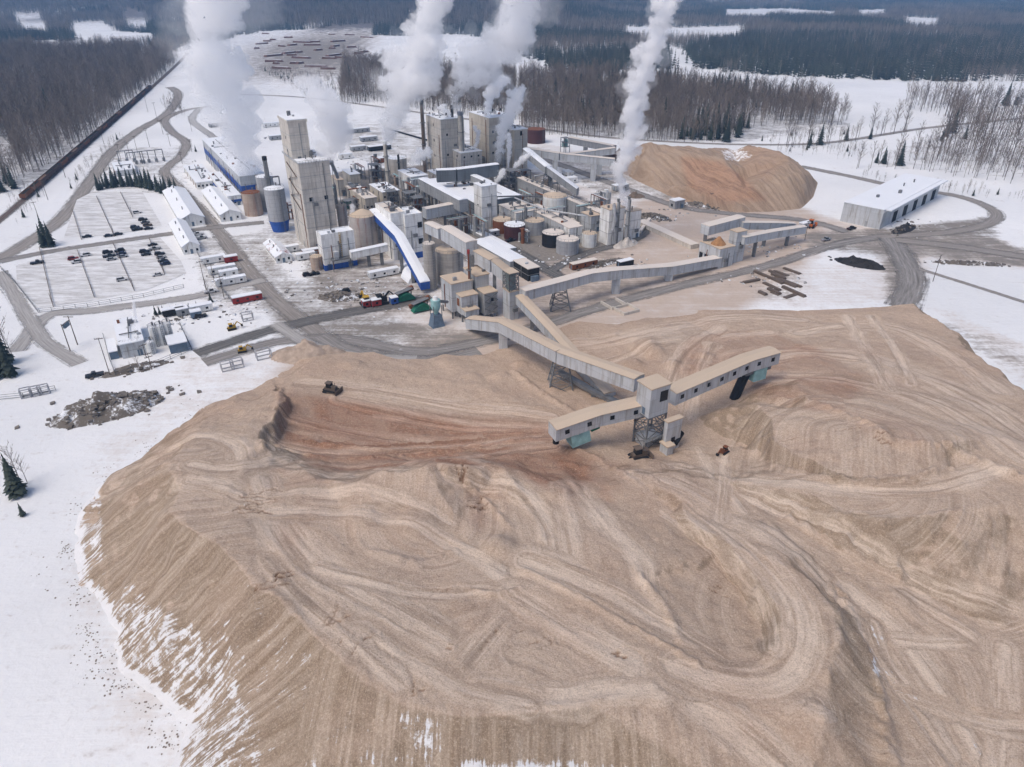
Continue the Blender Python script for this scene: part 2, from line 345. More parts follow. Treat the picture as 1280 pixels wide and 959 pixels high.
for i, (ln, hw, pale) in enumerate([
  (((930,450),(1000,440),(1100,452),(1200,492),(1290,545)), 11, .15), (((960,472),(1080,480),(1180,512),(1280,572)), 8, .1), (((1000,415),(1100,408),(1180,440),(1250,490)), 8, .3), (((1060,395),(1085,440),(1112,488)), 3.5, .6), (((1090,395),(1120,440),(1140,480)), 3, .5),
  (((700,432),(800,418),(900,398),(1000,400)), 9, .3), (((760,455),(870,422),(960,415)), 5, .4), (((835,485),(855,440),(900,408)), 5, .35), (((860,520),(870,470),(890,430)), 4, .1),
  (((355,520),(420,540),(540,556),(690,540)), 7, -.35), (((345,553),(420,567),(520,562),(640,549),(705,545)), 5, -.2), (((362,572),(400,590),(500,583),(610,568),(700,560)), 4, .2), (((430,498),(520,518),(620,534),(690,535)), 7, -.25), (((380,480),(480,490),(600,510),(690,520)), 6, -.05), (((470,520),(560,535),(660,538)), 1.6, .7),
  (((335,560),(345,590),(420,592),(520,585)), 3, .3), (((215,562),(268,545),(300,560),(312,590),(360,592)), 5, .3), (((240,600),(300,615),(345,640)), 6, .2), (((240,580),(300,585),(360,575)), 4, .25),
  (((325,598),(345,650),(380,700),(450,742),(540,792),(600,835)), 6.5, .5), (((340,640),(420,645),(520,660),(580,690),(640,722)), 3.5, .6), (((345,620),(430,612),(500,625),(560,655)), 3, .65), (((400,710),(500,735),(600,740),(650,730)), 3, .35),
  (((560,588),(640,608),(682,650),(690,700),(640,760),(560,855)), 5, .6), (((720,605),(760,660),(800,700),(812,745)), 5, .6), (((700,610),(712,660),(720,710)), 3.5, .45), (((660,700),(760,742),(860,800),(960,856),(1020,880)), 6, .45), (((640,740),(740,800),(830,850),(920,905),(985,960)), 5, .5), (((600,860),(700,870),(760,860),(820,862)), 4, .4),
  (((450,790),(520,830),(580,862),(660,880)), 4, .45), (((330,700),(400,770),(500,850)), 3, .3), (((800,592),(880,640),(955,700),(1003,765),(995,835),(940,856),(850,832)), 6.5, .65), (((830,640),(900,700),(960,760),(965,810)), 3, .2),
  (((830,600),(940,655),(1040,735),(1120,850),(1200,960)), 6, .45), (((900,602),(1010,655),(1100,705),(1200,752),(1290,780)), 5.5, .4), (((845,585),(950,600),(1050,611),(1150,613),(1245,590)), 4.5, .5), (((870,560),(900,600),(930,640)), 3, .4), (((905,560),(905,600),(900,650)), 2.5, .55),
  (((1060,735),(1130,800),(1180,870),(1235,959)), 4.5, .55), (((1120,800),(1200,805),(1290,785)), 2.0, .6), (((1130,745),(1210,790),(1290,850)), 4, .3), (((1255,810),(1258,880),(1255,965)), 4, .5), (((1090,780),(1110,830),(1150,880),(1190,940)), 2.2, .75), (((1140,870),(1220,900),(1290,910)), 3, .2)]):
    fl.lay(pl(*ln), hw*1.15, pale, 1.0, .85, i+20)
rng = np.random.RandomState(3)
rut = (vnoise(fl.lat*.6, fl.lon*.05, 41)+.35*vnoise(fl.lat*1.4, fl.lon*.1, 42))*fl.cut
lump = fbm(X, Y, 9, 50, 4)*.7*(1-.75*fl.cut)+fbm(X, Y, 2.2, 60, 3)*.22*(1-.5*fl.cut)+fbm(X, Y, 26, 66, 2)*.5
edge = np.clip(Zp/3, 0, 1)
berm = np.zeros_like(X)
for i, (ln, wd_, ht_) in enumerate([(((985,652),(1050,682),(1120,722)), 1.6, 1.5), (((1052,742),(1075,800),(1100,870),(1112,950)), 1.5, 1.3), (((945,552),(975,586),(1050,600),(1130,602),(1185,588)), 1.2, 1.2), (((930,505),(990,506),(1060,524),(1112,550),(1170,560)), 1.6, 1.3), (((700,560),(745,575),(790,600)), 1.0, .8), (((1040,735),(1050,790),(1035,850)), .9, .7), (((330,560),(345,520),(352,487)), .9, 1.0), (((655,712),(720,745),(800,790),(870,830)), .7, .7), (((345,560),(420,575),(520,570),(640,553)), 1.0, .9), (((380,552),(470,562),(600,556)), .9, .7), (((590,738),(620,742),(650,735)), .7, .8), (((800,720),(830,760),(850,800)), .9, .8), (((1000,640),(1100,655),(1200,640)), .8, .8), (((560,590),(600,620),(640,660)), .8, .6), (((470,690),(520,705),(570,690)), 1.0, .8), (((1190,560),(1230,580),(1280,600)), 1.6, 1.5), (((700,470),(780,500),(830,540)), 1.2, .8), (((640,465),(690,500),(740,530)), 1.1, .9)]):
    S_, d_, wb_ = fl.lay(pl(*ln), wd_*2.5, dist_only=True, seed=i); nz_ = .55+1.1*np.clip(vnoise(X[S_]/1.3, Y[S_]/1.3, 700+i)+.3, 0, 1); berm[S_] = np.maximum(berm[S_], ht_*nz_*np.exp(-((d_+wb_*.25)/wd_)**2))
for (px_, py_, r_b, h_b) in [(622,682,3.2,1.5),(1010,905,4,1.0),(735,462,3,1.6),(805,432,4,2.0),(690,485,3,1.2),(440,455,4,1.5),(520,455,5,1.5),(840,455,3,1.2),(700,618,3,1.0),(1125,755,3,1.0),(450,650,4,1.2),(520,655,4,1.2),(600,447,3,1.6),(560,452,4,1.8),(480,447,4,1.5),(670,440,3,2.0),(700,445,3,1.6),(722,425,3,1.4),(765,418,3.5,1.6),(625,470,3,1.2),(650,455,2.5,1.6),(590,470,3,1.2),(880,445,3,1.3),(790,455,3.5,1.6),(820,440,3,1.4)]:
    pb_ = onpile(px_, py_); berm += h_b*np.exp(-(((X-pb_.x)**2+(Y-pb_.y)**2)/r_b**2)**1.5)
Zf = Zp+(rut*.5+lump+berm)*edge
# cracks where the crust has sunk, with raised clods beside them
crack = np.zeros_like(X)
def cracks(px, py, spread, n, length, ang, depth, wdt):
    for _ in range(n):
        p = onpile(px+rng.uniform(-1,1)*spread, py+rng.uniform(-.6,.6)*spread); a = ang+rng.uniform(-.5,.5); x, y = p.x, p.y
        for _k in range(int(length*1.5/.3*rng.uniform(.4,1.2))):
            b_ = a+rng.uniform(-1.1,1.1); x += math.cos(b_)*.3; y += math.sin(b_)*.3
            i0 = int((x-xs[0])/step); j0 = int((y-ys[0])/step)
            if 4 < i0 < len(xs)-4 and 4 < j0 < len(ys)-4:
                sl_ = (slice(j0-3, j0+4), slice(i0-3, i0+4))
                d = np.hypot(X[sl_]-x, Y[sl_]-y); crack[sl_] = np.maximum(crack[sl_], depth*.7*np.clip(1-d/(wdt*.5*rng.uniform(.5,1.1)), 0, 1))
for args in [(318,738,4,2,6,.7,.9,.5),(340,722,8,2,5,.7,.9,.7),(400,790,15,3,4,.8,.6,.6),(440,805,25,4,3,.9,.6,.5),(512,868,3,2,3,1.3,.9,.5),(600,790,50,6,2,1.2,.5,.5),(690,790,40,6,2,1.3,.5,.5),(770,818,6,4,2,.3,.9,.6),(590,632,12,8,3,.7,.9,.55),(575,605,5,4,4,1.5,.9,.5),(545,745,30,4,2,.2,.5,.5),(1095,550,10,6,2,-.3,.9,.6),(885,735,5,2,3,-.3,.9,.5),(300,640,12,5,5,.35,.8,.7),(310,622,12,5,5,.35,.8,.7),(1000,530,50,4,4,-.4,.6,.6)]:
    cracks(*args)
Zf = Zf-crack*.9*edge+np.clip(blur(crack, 6)*1.2-crack*.6, 0, .5)*edge
PX, PY = proj(X, Y, Zf)
red = np.zeros_like(X)
for poly, v in [([(350,490),(430,500),(560,520),(690,530),(700,560),(560,570),(420,572),(345,558)], 1.0), ([(540,545),(700,545),(750,570),(720,625),(660,600),(600,570)], 1.0), ([(360,555),(700,545),(650,585),(540,580),(400,592)], .9), ([(930,440),(1010,430),(1080,470),(1060,520),(960,505),(930,490)], .6),
                ([(860,420),(960,410),(1010,440),(920,480),(840,470)], .45), ([(700,560),(790,580),(760,640),(700,640)], .4), ([(1000,480),(1180,540),(1140,560),(1040,520)], .45), ([(340,580),(420,600),(360,700),(330,640)], .3), ([(590,600),(630,610),(640,680),(590,660)], .4)]:
    red = np.maximum(red, inside(PX, PY, poly)*v)
red = np.clip(blur(red, 34)*(.72+.9*vnoise(fl.lat*.35, fl.lon*.03, 78))+fbm(X, Y, 18, 77, 3)*.3, 0, 1)
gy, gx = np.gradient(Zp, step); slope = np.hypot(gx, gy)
snowm = np.zeros_like(X)
for poly, v in [([(92,700),(140,690),(200,760),(300,760),(330,760),(480,880),(560,900),(560,1200),(150,1200),(100,800)], .42), ([(110,760),(180,740),(250,790),(300,850),(330,960),(280,1200),(120,1200)], .66), ([(500,880),(560,890),(560,960),(490,960)], .62), ([(570,945),(830,955),(830,1200),(520,1200)], .85), ([(85,600),(130,600),(130,700),(85,720)], .7), ([(270,620),(320,615),(325,660),(275,665)], .62), ([(300,700),(345,720),(330,760),(290,740)], .5), ([(1080,770),(1100,775),(1150,870),(1160,890),(1120,880)], .55), ([(1190,870),(1245,960),(1215,960),(1180,900)], .9), ([(1078,780),(1095,778),(1112,830),(1150,865),(1160,890),(1120,880),(1092,840)], .95)]:
    snowm = np.maximum(snowm, inside(PX, PY, poly)*v)
snowm = blur(snowm, 8)*np.clip(.35+slope*.9, 0, 1)+np.clip(.6-Zp*.35, 0, .5)*(slope > .2)*inside(PX, PY, [(60,470),(360,470),(360,1300),(60,1300)])
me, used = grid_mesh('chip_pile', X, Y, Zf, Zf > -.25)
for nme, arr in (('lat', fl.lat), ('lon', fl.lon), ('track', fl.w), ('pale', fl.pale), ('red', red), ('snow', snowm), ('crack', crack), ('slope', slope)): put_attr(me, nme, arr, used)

def chip_material(name, base=(.50,.374,.278), dark=(.28,.204,.147), redc=(.22,.105,.06), light=(.74,.61,.49), slide_shade=(.285,.21,.143)):
    t = NT(name); A = lambda n: t.attr(n).outputs['Fac']; X_ = t.math
    pos = t.coord('Object')
    def flow(kl): cb = t.new('ShaderNodeCombineXYZ'); t.put(cb.inputs[0], A('lat')); t.put(cb.inputs[1], X_('MULTIPLY', A('lon'), kl)); return cb.outputs[0]
    s1 = t.noise(flow(.05), .42, 4, .6); s2 = t.noise(flow(.09), 1.5, 3, .6); big = t.noise(pos, .05, 4, .6); mid = t.noise(pos, .35, 8, .72); clod = t.noise(pos, 1.6, 6, .75); fine = t.noise(pos, 3.4, 5, .85)
    c = t.mix(t.ramp(big, .3, .7), scaled(base, .9), scaled(base, 1.06))
    c = t.mix(t.ramp(X_('ADD', A('slope'), X_('MULTIPLY', X_('SUBTRACT', mid, .5), .5)), .38, .62), c, slide_shade)  # steep faces: browner slid chips, darkened further by shade painted into the colour
    c = t.mix(X_('MULTIPLY', t.ramp(mid, .5, .68), .4), c, dark)
    c = t.mix(X_('MULTIPLY', A('red'), .92), c, t.mix(t.ramp(mid, .38, .62), redc, scaled(redc, 1.5)))
    st = X_('ADD', X_('MULTIPLY', t.ramp(s1, .45, .56), .55), X_('MULTIPLY', t.ramp(s2, .47, .56), .45))
    lf = X_('MULTIPLY', A('track'), X_('ADD', st, X_('MULTIPLY', A('pale'), .4)), True)
    c = t.mix(X_('MULTIPLY', lf, .82, True), c, t.mix(X_('MULTIPLY', A('red'), .8), light, scaled(redc, 2.1)))
    c = t.mix(X_('MULTIPLY', X_('MULTIPLY', t.ramp(s1, .48, .36), A('track')), .6), c, t.mix(A('red'), dark, scaled(redc, .7)))
    c = t.mix(X_('MULTIPLY', t.ramp(clod, .52, .68), .3), c, scaled(dark, .85)); c = t.mix(X_('MULTIPLY', t.ramp(clod, .45, .34), .35), c, light)
    c = t.mix(X_('MULTIPLY', t.ramp(fine, .52, .64), .55), c, scaled(dark, .72)); c = t.mix(X_('MULTIPLY', t.ramp(fine, .47, .36), .4), c, scaled(light, 1.08))
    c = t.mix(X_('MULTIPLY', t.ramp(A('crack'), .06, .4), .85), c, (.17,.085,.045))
    sn = X_('ADD', A('snow'), X_('ADD', X_('MULTIPLY', X_('SUBTRACT', s2, .5), 1.3), X_('MULTIPLY', X_('SUBTRACT', mid, .5), 1.5)))
    c = t.mix(X_('MULTIPLY', t.ramp(X_('ADD', sn, X_('MULTIPLY', X_('SUBTRACT', clod, .5), .5)), .62, .78), t.ramp(A('snow'), .05, .2)), c, (.80,.79,.79)); t.col(c)
    hgt = X_('ADD', X_('ADD', X_('MULTIPLY', fine, .12), X_('MULTIPLY', clod, .5)), X_('ADD', mid, X_('MULTIPLY', X_('MULTIPLY', X_('ADD', s1, X_('MULTIPLY', s2, .5)), A('track')), .3)))
    t.bump(hgt, 1.0, .55)
    t.b.inputs['Roughness'].default_value = .95; t.b.inputs['Specular IOR Level'].default_value = .1; return t.m
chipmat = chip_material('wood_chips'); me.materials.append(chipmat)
pile = bpy.data.objects.new('chip_pile', me); COL.objects.link(pile)
tag(pile, 'huge tan wood chip pile with machine tracks filling the foreground', 'chip pile')

# the second heap behind the mill
xs2 = np.arange(60, 205, .9); ys2 = np.arange(395, 560, .9); X2, Y2 = np.meshgrid(xs2, ys2)
l2 = [[(768,212,-.3),(790,222,-.3),(830,240,-.3),(870,252,-.3),(920,262,-.3),(960,266,-.3),(1000,262,-.3),(1016,246,-.3),(1022,228,-.3),(1000,205,-.3),(960,195,-.3),(900,184,-.3),(830,180,-.3),(790,188,-.3),(768,212,-.3)],
      [(795,186,16),(812,178,21),(835,181,20),(870,190,19),(905,199,16.5),(930,208,13)], [(905,199,15),(914,190,8),(935,182,15.5),(965,186,18),(990,200,18),(1005,215,13),(1010,230,8)], [(800,200,13),(840,215,14),(880,232,12),(920,245,9)],
      [(935,235,9)],[(960,215,15)],[(985,225,12)],[(975,245,6)],[(930,225,5.5)],[(925,205,7)]]
Zb = tin(l2, X2, Y2); hb = Zb > -.9; Zb = blur(np.where(hb, Zb, -.6), 3); th_ = np.arctan2(Y2-W(900,205,18).y, X2-W(900,205,18).x); Z2 = Zb+(fbm(X2, Y2, 14, 31, 5, .6)*1.5+vnoise((X2*.82+Y2*.57)*.35, (X2*.57-Y2*.82)*.03, 71)*1.6)*np.clip(Zb/4, 0, 1)
f2 = Flow(X2, Y2); cen = W(900,205,18)
th = np.arctan2(Y2-cen.y, X2-cen.x); fa = W(828,186,18); fb_ = W(925,258,0); fd = (fb_-fa).xy.normalized(); f2.lat = (X2*-fd.y+Y2*fd.x)+fbm(X2, Y2, 25, 88, 2)*5; f2.lon = X2*fd.x+Y2*fd.y; f2.w[:] = .75; f2.pale[:] = .1
P2x, P2y = proj(X2, Y2, Z2); r2 = blur((inside(P2x, P2y, [(850,195),(905,203),(960,250),(900,255),(860,235)])*.8+inside(P2x, P2y, [(925,180),(990,190),(960,230),(930,215)])*.25), 4)
m2, u2 = grid_mesh('chip_heap', X2, Y2, Z2, Z2 > -.25); zz = np.zeros_like(X2)
for nme, arr in (('lat', f2.lat), ('lon', f2.lon), ('track', f2.w), ('pale', f2.pale), ('red', r2), ('snow', blur(inside(P2x, P2y, [(900,188),(930,184),(945,195),(925,203),(905,200)])*.72, 4)), ('crack', zz), ('slope', zz)): put_attr(m2, nme, arr, u2)
m2.materials.append(chip_material('old_wood_chips', (.36,.26,.185), (.22,.155,.11), (.26,.145,.09), (.48,.37,.275), (.30,.215,.15)))
heap = bpy.data.objects.new('chip_heap', m2); COL.objects.link(heap); tag(heap, 'steep brown wood chip heap behind the mill near the forest edge', 'chip pile')

# ------------------------------------------------------------------ the ground, one sheet to the horizon
def graded(a, b, st, far0, far1):
    core = list(np.arange(a, b, st)); lo = []; v = a; d = st
    while v > far0: d *= 1.16; v -= min(d, 420); lo.append(v)
    hi = []; v = core[-1]; d = st
    while v < far1: d *= 1.16; v += min(d, 420); hi.append(v)
    return np.array(lo[::-1]+core+hi)
gxs = graded(-330, 330, 1.6, -9000, 9000); gys = graded(62, 600, 1.6, -600, 12000)
GX, GY = np.meshgrid(gxs, gys)
def sstep(a, b, v):
    t = np.clip((v-a)/(b-a), 0, 1); return t*t*(3-2*t)
def hill(x, y):
    a = x/np.maximum(y, 1.0); st = 1700+np.maximum(0, a-.06)*9000+np.maximum(0, -a-.2)*2200
    r = np.hypot(x, y)
    h = sstep(0, 2600, r-st)*260*(1+.6*vnoise(x/900, y/900, 5)+.35*vnoise(x/330, y/330, 6))
    h = h+sstep(4500, 9500, r)*420*(1+.8*vnoise(x/1500, y/1500, 8)+.4*vnoise(x/500, y/500, 9))
    return h*(r > 1000)
GZ = hill(GX, GY)
GPX, GPY = proj(GX, np.maximum(GY, 30), 0*GX); 
def gmask(polys, n):
    m = np.zeros_like(GX)
    for poly, v in polys: m = np.maximum(m, inside(GPX, GPY, poly)*v)
    return blur(m, n)
slush = gmask([([(335,395),(385,372),(470,392),(560,412),(650,412),(600,434),(520,448),(430,444),(380,436),(340,418)], .68), ([(250,300),(330,290),(360,340),(420,385),(340,400),(280,330)], .55), ([(480,330),(560,350),(540,395),(440,395),(440,345)], .45),
   ([(600,285),(720,310),(810,290),(800,310),(720,345),(690,345)], .5), ([(1000,290),(1110,285),(1240,270),(1250,300),(1290,315),(1290,335),(1150,320),(1140,380),(1110,380),(1100,320),(1010,310)], .75), ([(930,335),(1000,330),(1000,375),(940,375)], .35),
   ([(330,250),(470,250),(540,270),(480,330),(400,345),(330,290)], .5), ([(640,380),(760,340),(900,330),(900,350),(660,410)], .45), ([(120,180),(200,185),(200,220),(130,218)], .4),([(318,42),(465,38),(450,75),(430,95),(310,95)], .95), ([(1150,390),(1290,440),(1290,480),(1200,430)], .38), ([(420,215),(640,200),(770,270),(800,300),(640,340),(540,320),(440,300)], 1.0), ([(440,150),(560,150),(640,190),(620,210),(480,215),(430,190)], .45), ([(640,180),(770,200),(860,250),(760,250)], .5), ([(380,320),(500,330),(530,380),(420,395),(380,360)], .62), ([(230,290),(320,330),(330,400),(260,390)], .42), ([(100,190),(240,180),(240,240),(130,240)], .3)], 5)
dust = gmask([([(640,300),(720,300),(800,250),(900,245),(1015,262),(1040,300),(1000,335),(930,388),(640,430),(540,450),(380,470),(335,485),(370,435),(500,440),(600,420)], .95), ([(840,330),(1000,330),(1130,330),(1130,380),(930,388),(850,385)], .32), ([(240,440),(345,440),(345,480),(240,520),(150,580),(100,640),(60,700),(130,560)], .28), ([(90,680),(150,680),(250,890),(230,1000),(120,850)], .3), ([(520,360),(600,390),(560,450),(480,440)], .6), ([(530,420),(660,405),(650,450),(530,460)], 1.0), ([(1150,370),(1300,440),(1300,500)], .4), ([(1000,262),(1110,290),(1240,295),(1300,322),(1300,338),(1160,322),(1140,375),(1110,375),(1100,315),(1000,300)], .75), ([(318,42),(465,38),(450,75),(430,95),(310,95)], .8), ([(400,240),(640,200),(780,250),(800,300),(640,345),(540,400),(440,400),(390,340)], .5), ([(640,170),(780,200),(900,250),(780,255)], .35)], 9)
litter = gmask([([(-300,245),(0,240),(60,222),(120,178),(215,86),(222,66),(0,62),(-300,62)], .55), ([(650,165),(760,173),(930,178),(1010,165),(1070,160),(1000,118),(840,105),(650,95)], .5), ([(1090,208),(1160,165),(1180,140),(1450,140),(1450,238)], .3), ([(-400,44),(1700,44),(1700,-200),(-400,-200)], .35)], 2)
litter = np.maximum(litter, (GZ > 4)*.9)
gm, gu = grid_mesh('ground', GX, GY, GZ)
for nme, arr in (('slush', slush), ('dust', dust), ('litter', litter)): put_attr(gm, nme, arr, gu)
t = NT('snowy_ground'); A = lambda n: t.attr(n).outputs['Fac']; pos = t.coord('Object')
n1 = t.noise(pos, .09, 6, .62); n2 = t.noise(pos, .6, 5, .65); n3 = t.noise(pos, .012, 4)
mp = t.new('ShaderNodeMapping'); t.l.new(pos, mp.inputs[0]); mp.inputs['Rotation'].default_value = (0,0,R(-30)); mp.inputs['Scale'].default_value = (.06,1,1); stre = t.noise(mp.outputs[0], .5, 4, .6)
c = t.mix(t.ramp(n3, .35, .65), (.70,.705,.71), (.80,.80,.80)); c = t.mix(t.math('MULTIPLY', t.ramp(n2, .56, .75), .28), c, (.45,.43,.42))
br = t.math('ADD', t.math('MULTIPLY', t.math('SUBTRACT', n1, .5), 1.3), t.math('ADD', t.math('MULTIPLY', t.math('SUBTRACT', n2, .5), .9), t.math('MULTIPLY', t.math('SUBTRACT', stre, .5), .9)))
c = t.mix(t.ramp(t.math('ADD', A('dust'), t.math('MULTIPLY', br, .75)), .12, .95), c, t.mix(n2, (.40,.31,.245), (.60,.50,.42)))
c = t.mix(t.ramp(t.math('ADD', A('slush'), br), .25, .8), c, t.mix(n2, (.12,.105,.09), (.34,.305,.27)))
c = t.mix(t.ramp(t.math('ADD', A('litter'), t.math('MULTIPLY', br, .8)), .3, .8), c, (.13,.115,.11)); t.col(c)
t.bump(t.math('ADD', n2, t.math('ADD', t.math('MULTIPLY', stre, .6), t.math('MULTIPLY', n1, 3.0))), .45, .35); gm.materials.append(t.m)
ground = bpy.data.objects.new('ground', gm); COL.objects.link(ground); ground['kind'] = 'structure'

# ------------------------------------------------------------------ roads, lots and rails
def roadmat(name, c1, c2, snowy=.5):
    t = NT(name); e = t.attr('across').outputs['Fac']; al = t.attr('along').outputs['Fac']; pos = t.coord('Object')
    n = t.noise(pos, .35, 5, .65); cb = t.new('ShaderNodeCombineXYZ'); t.put(cb.inputs[0], t.math('MULTIPLY', e, 6.0)); t.put(cb.inputs[1], t.math('MULTIPLY', al, .05)); s = t.noise(cb.outputs[0], 1.2, 4, .6)
    c = t.mix(t.ramp(s, .3, .7), c1, c2); ae = t.math('ABSOLUTE', e)
    f = t.math('ADD', t.math('MULTIPLY', ae, 1.0), t.math('ADD', t.math('MULTIPLY', t.math('SUBTRACT', n, .5), .8), t.math('MULTIPLY', t.math('SUBTRACT', s, .5), snowy*1.6)))
    t.col(t.mix(t.math('MULTIPLY', t.ramp(n, .6, .75), snowy*.6), c, (.66,.66,.67))); t.bump(n, .3, .1)
    tr = t.new('ShaderNodeBsdfTransparent'); mx = t.new('ShaderNodeMixShader'); t.put(mx.inputs[0], t.ramp(f, .45, 1.0)); t.l.new(t.b.outputs[0], mx.inputs[1]); t.l.new(tr.outputs[0], mx.inputs[2])
    t.l.new(mx.outputs[0], t.n['Material Output'].inputs[0]); return t.m
RM = dict(gravel=roadmat('gravel_road', (.17,.15,.135), (.36,.33,.30), .6), slush=roadmat('slushy_road', (.12,.11,.10), (.36,.335,.315), .75), asphalt=roadmat('dark_wet_road', (.06,.058,.056), (.20,.19,.18), .6), snowy=roadmat('snow_packed_road', (.22,.205,.19), (.5,.48,.46), .8), rail=roadmat('track_ballast', (.10,.08,.07), (.22,.19,.17), .5))
lift = [0.0]
def spline(q, k=6):
    out = []
    for i in range(len(q)-1):
        a, b, c, d = q[max(0,i-1)], q[i], q[i+1], q[min(len(q)-1,i+2)]
        for j in range(k):
            s = j/k; out.append(.5*((2*b)+(c-a)*s+(2*a-5*b+4*c-d)*s*s+(3*b-a-3*c+d)*s**3))
    return out+[q[-1]]
def strip(name, pts, wd, mat, across=9):
    lift[0] += .005; q = spline([W(*p) for p in pts]); v = []; ac = []; al = []; L = 0
    for i, p in enumerate(q):
        d = (q[min(i+1, len(q)-1)]-q[max(0, i-1)]).normalized(); n = Vector((-d.y, d.x, 0)); L += (p-q[i-1]).length if i else 0
        for k in range(across):
            e = -1+2*k/(across-1); s = p+n*e*wd*.62; v.append((s.x, s.y, .012+lift[0])); ac.append(e); al.append(L)
    f = [(i*across+k, i*across+k+1, (i+1)*across+k+1, (i+1)*across+k) for i in range(len(q)-1) for k in range(across-1)]
    me = bpy.data.meshes.new(name); me.from_pydata(v, [], f); me.flip_normals()
    for nm, arr in (('across', ac), ('along', al)): me.attributes.new(nm, 'FLOAT', 'POINT').data.foreach_set('value', arr)
    me.materials.append(mat); o = bpy.data.objects.new(name, me); COL.objects.link(o); o['kind'] = 'structure'; return o
strip('highway', [(-80,362),(0,323),(40,300),(80,270),(112,228),(140,190),(175,162),(205,145),(220,128),(222,116),(212,109)], 10, RM['gravel'])
strip('mill_road', [(262,133),(232,138),(207,149),(214,164),(232,178),(226,195),(206,214),(224,236),(262,276),(300,325),(345,375),(402,420)], 8, RM['gravel'])
strip('branch_road', [(250,135),(240,150),(262,168),(285,185)], 7, RM['snowy'])
strip('parking_road', [(0,327),(60,315),(140,303),(215,292),(262,285),(330,278)], 7, RM['slush'])
strip('yard_road', [(245,442),(330,415),(400,398),(470,385),(540,372)], 8, RM['asphalt'])
strip('chip_haul_road', [(255,453),(350,427),(430,424),(520,440),(600,428),(660,412),(760,381),(860,355),(960,332),(1040,307),(1100,296)], 7.5, RM['slush'])
strip('yard_cross_road', [(400,420),(440,440),(530,452),(600,440)], 9, RM['slush'])
strip('yard_turn_road', [(345,405),(390,432),(450,445),(520,449)], 6, RM['snowy'])
strip('shed_loop_road', [(1100,296),(1180,291),(1235,280),(1243,264),(1200,246),(1130,235),(1060,220),(1000,208)], 8, RM['gravel'])
strip('slush_road', [(1112,298),(1130,325),(1140,350),(1128,385)], 12, RM['slush'])
strip('east_road', [(1120,300),(1200,309),(1300,324),(1400,335)], 10, RM['gravel'])
strip('pipe_road', [(1148,336),(1215,357),(1290,381),(1400,418)], 3.2, RM['gravel'])
strip('mill_lane', [(540,256),(570,277),(610,297),(650,318),(690,341),(715,355)], 8, RM['asphalt'])
strip('tank_lane', [(690,338),(712,326),(745,313),(785,303),(806,290),(800,275),(780,262)], 6, RM['asphalt'])
strip('forest_road', [(300,118),(380,122),(470,133),(560,146),(640,156),(740,170),(830,177),(940,181),(1040,178),(1160,160),(1290,147)], 6, RM['gravel'])
strip('back_road', [(650,190),(700,206),(760,228),(840,256),(900,266),(1000,275),(1060,290)], 8, RM['slush'])
strip('west_lane', [(20,440),(60,395),(120,388),(235,372),(330,350)], 7, RM['snowy'])
strip('field_track', [(100,455),(60,430),(40,405),(0,340)], 6, RM['snowy'])
railq = [(-70,332),(30,250),(110,180),(188,111),(222,80),(235,66)]
strip('railway_bed', railq, 5.5, RM['rail'])
def lot(name, poly, mat):
    lift[0] += .005; me = bpy.data.meshes.new(name); v = [tuple(W(*p).xy)+(.012+lift[0],) for p in poly]
    me.from_pydata(v, [], [tuple(range(len(v)))]); me.materials.append(mat)
    if me.polygons[0].normal.z < 0: me.flip_normals()
    o = bpy.data.objects.new(name, me); COL.objects.link(o); o['kind'] = 'structure'
t = NT('packed_snow_lot'); pos = t.coord('Object'); mp = t.new('ShaderNodeMapping'); t.l.new(pos, mp.inputs[0]); mp.inputs['Rotation'].default_value = (0,0,R(-30)); mp.inputs['Scale'].default_value = (.25,1,1)
n = t.noise(mp.outputs[0], .3, 7, .75); t.col(t.mix(t.ramp(n, .36, .6), (.44,.425,.41), (.74,.74,.74))); t.bump(n, .3, .15)
lot('parking_lot', [(20,332),(80,314),(200,297),(226,326),(233,342),(185,362),(110,377),(50,384),(22,362)], t.m)
lot('parking_lot', [(80,297),(96,250),(116,240),(178,240),(203,283),(140,294)], t.m)

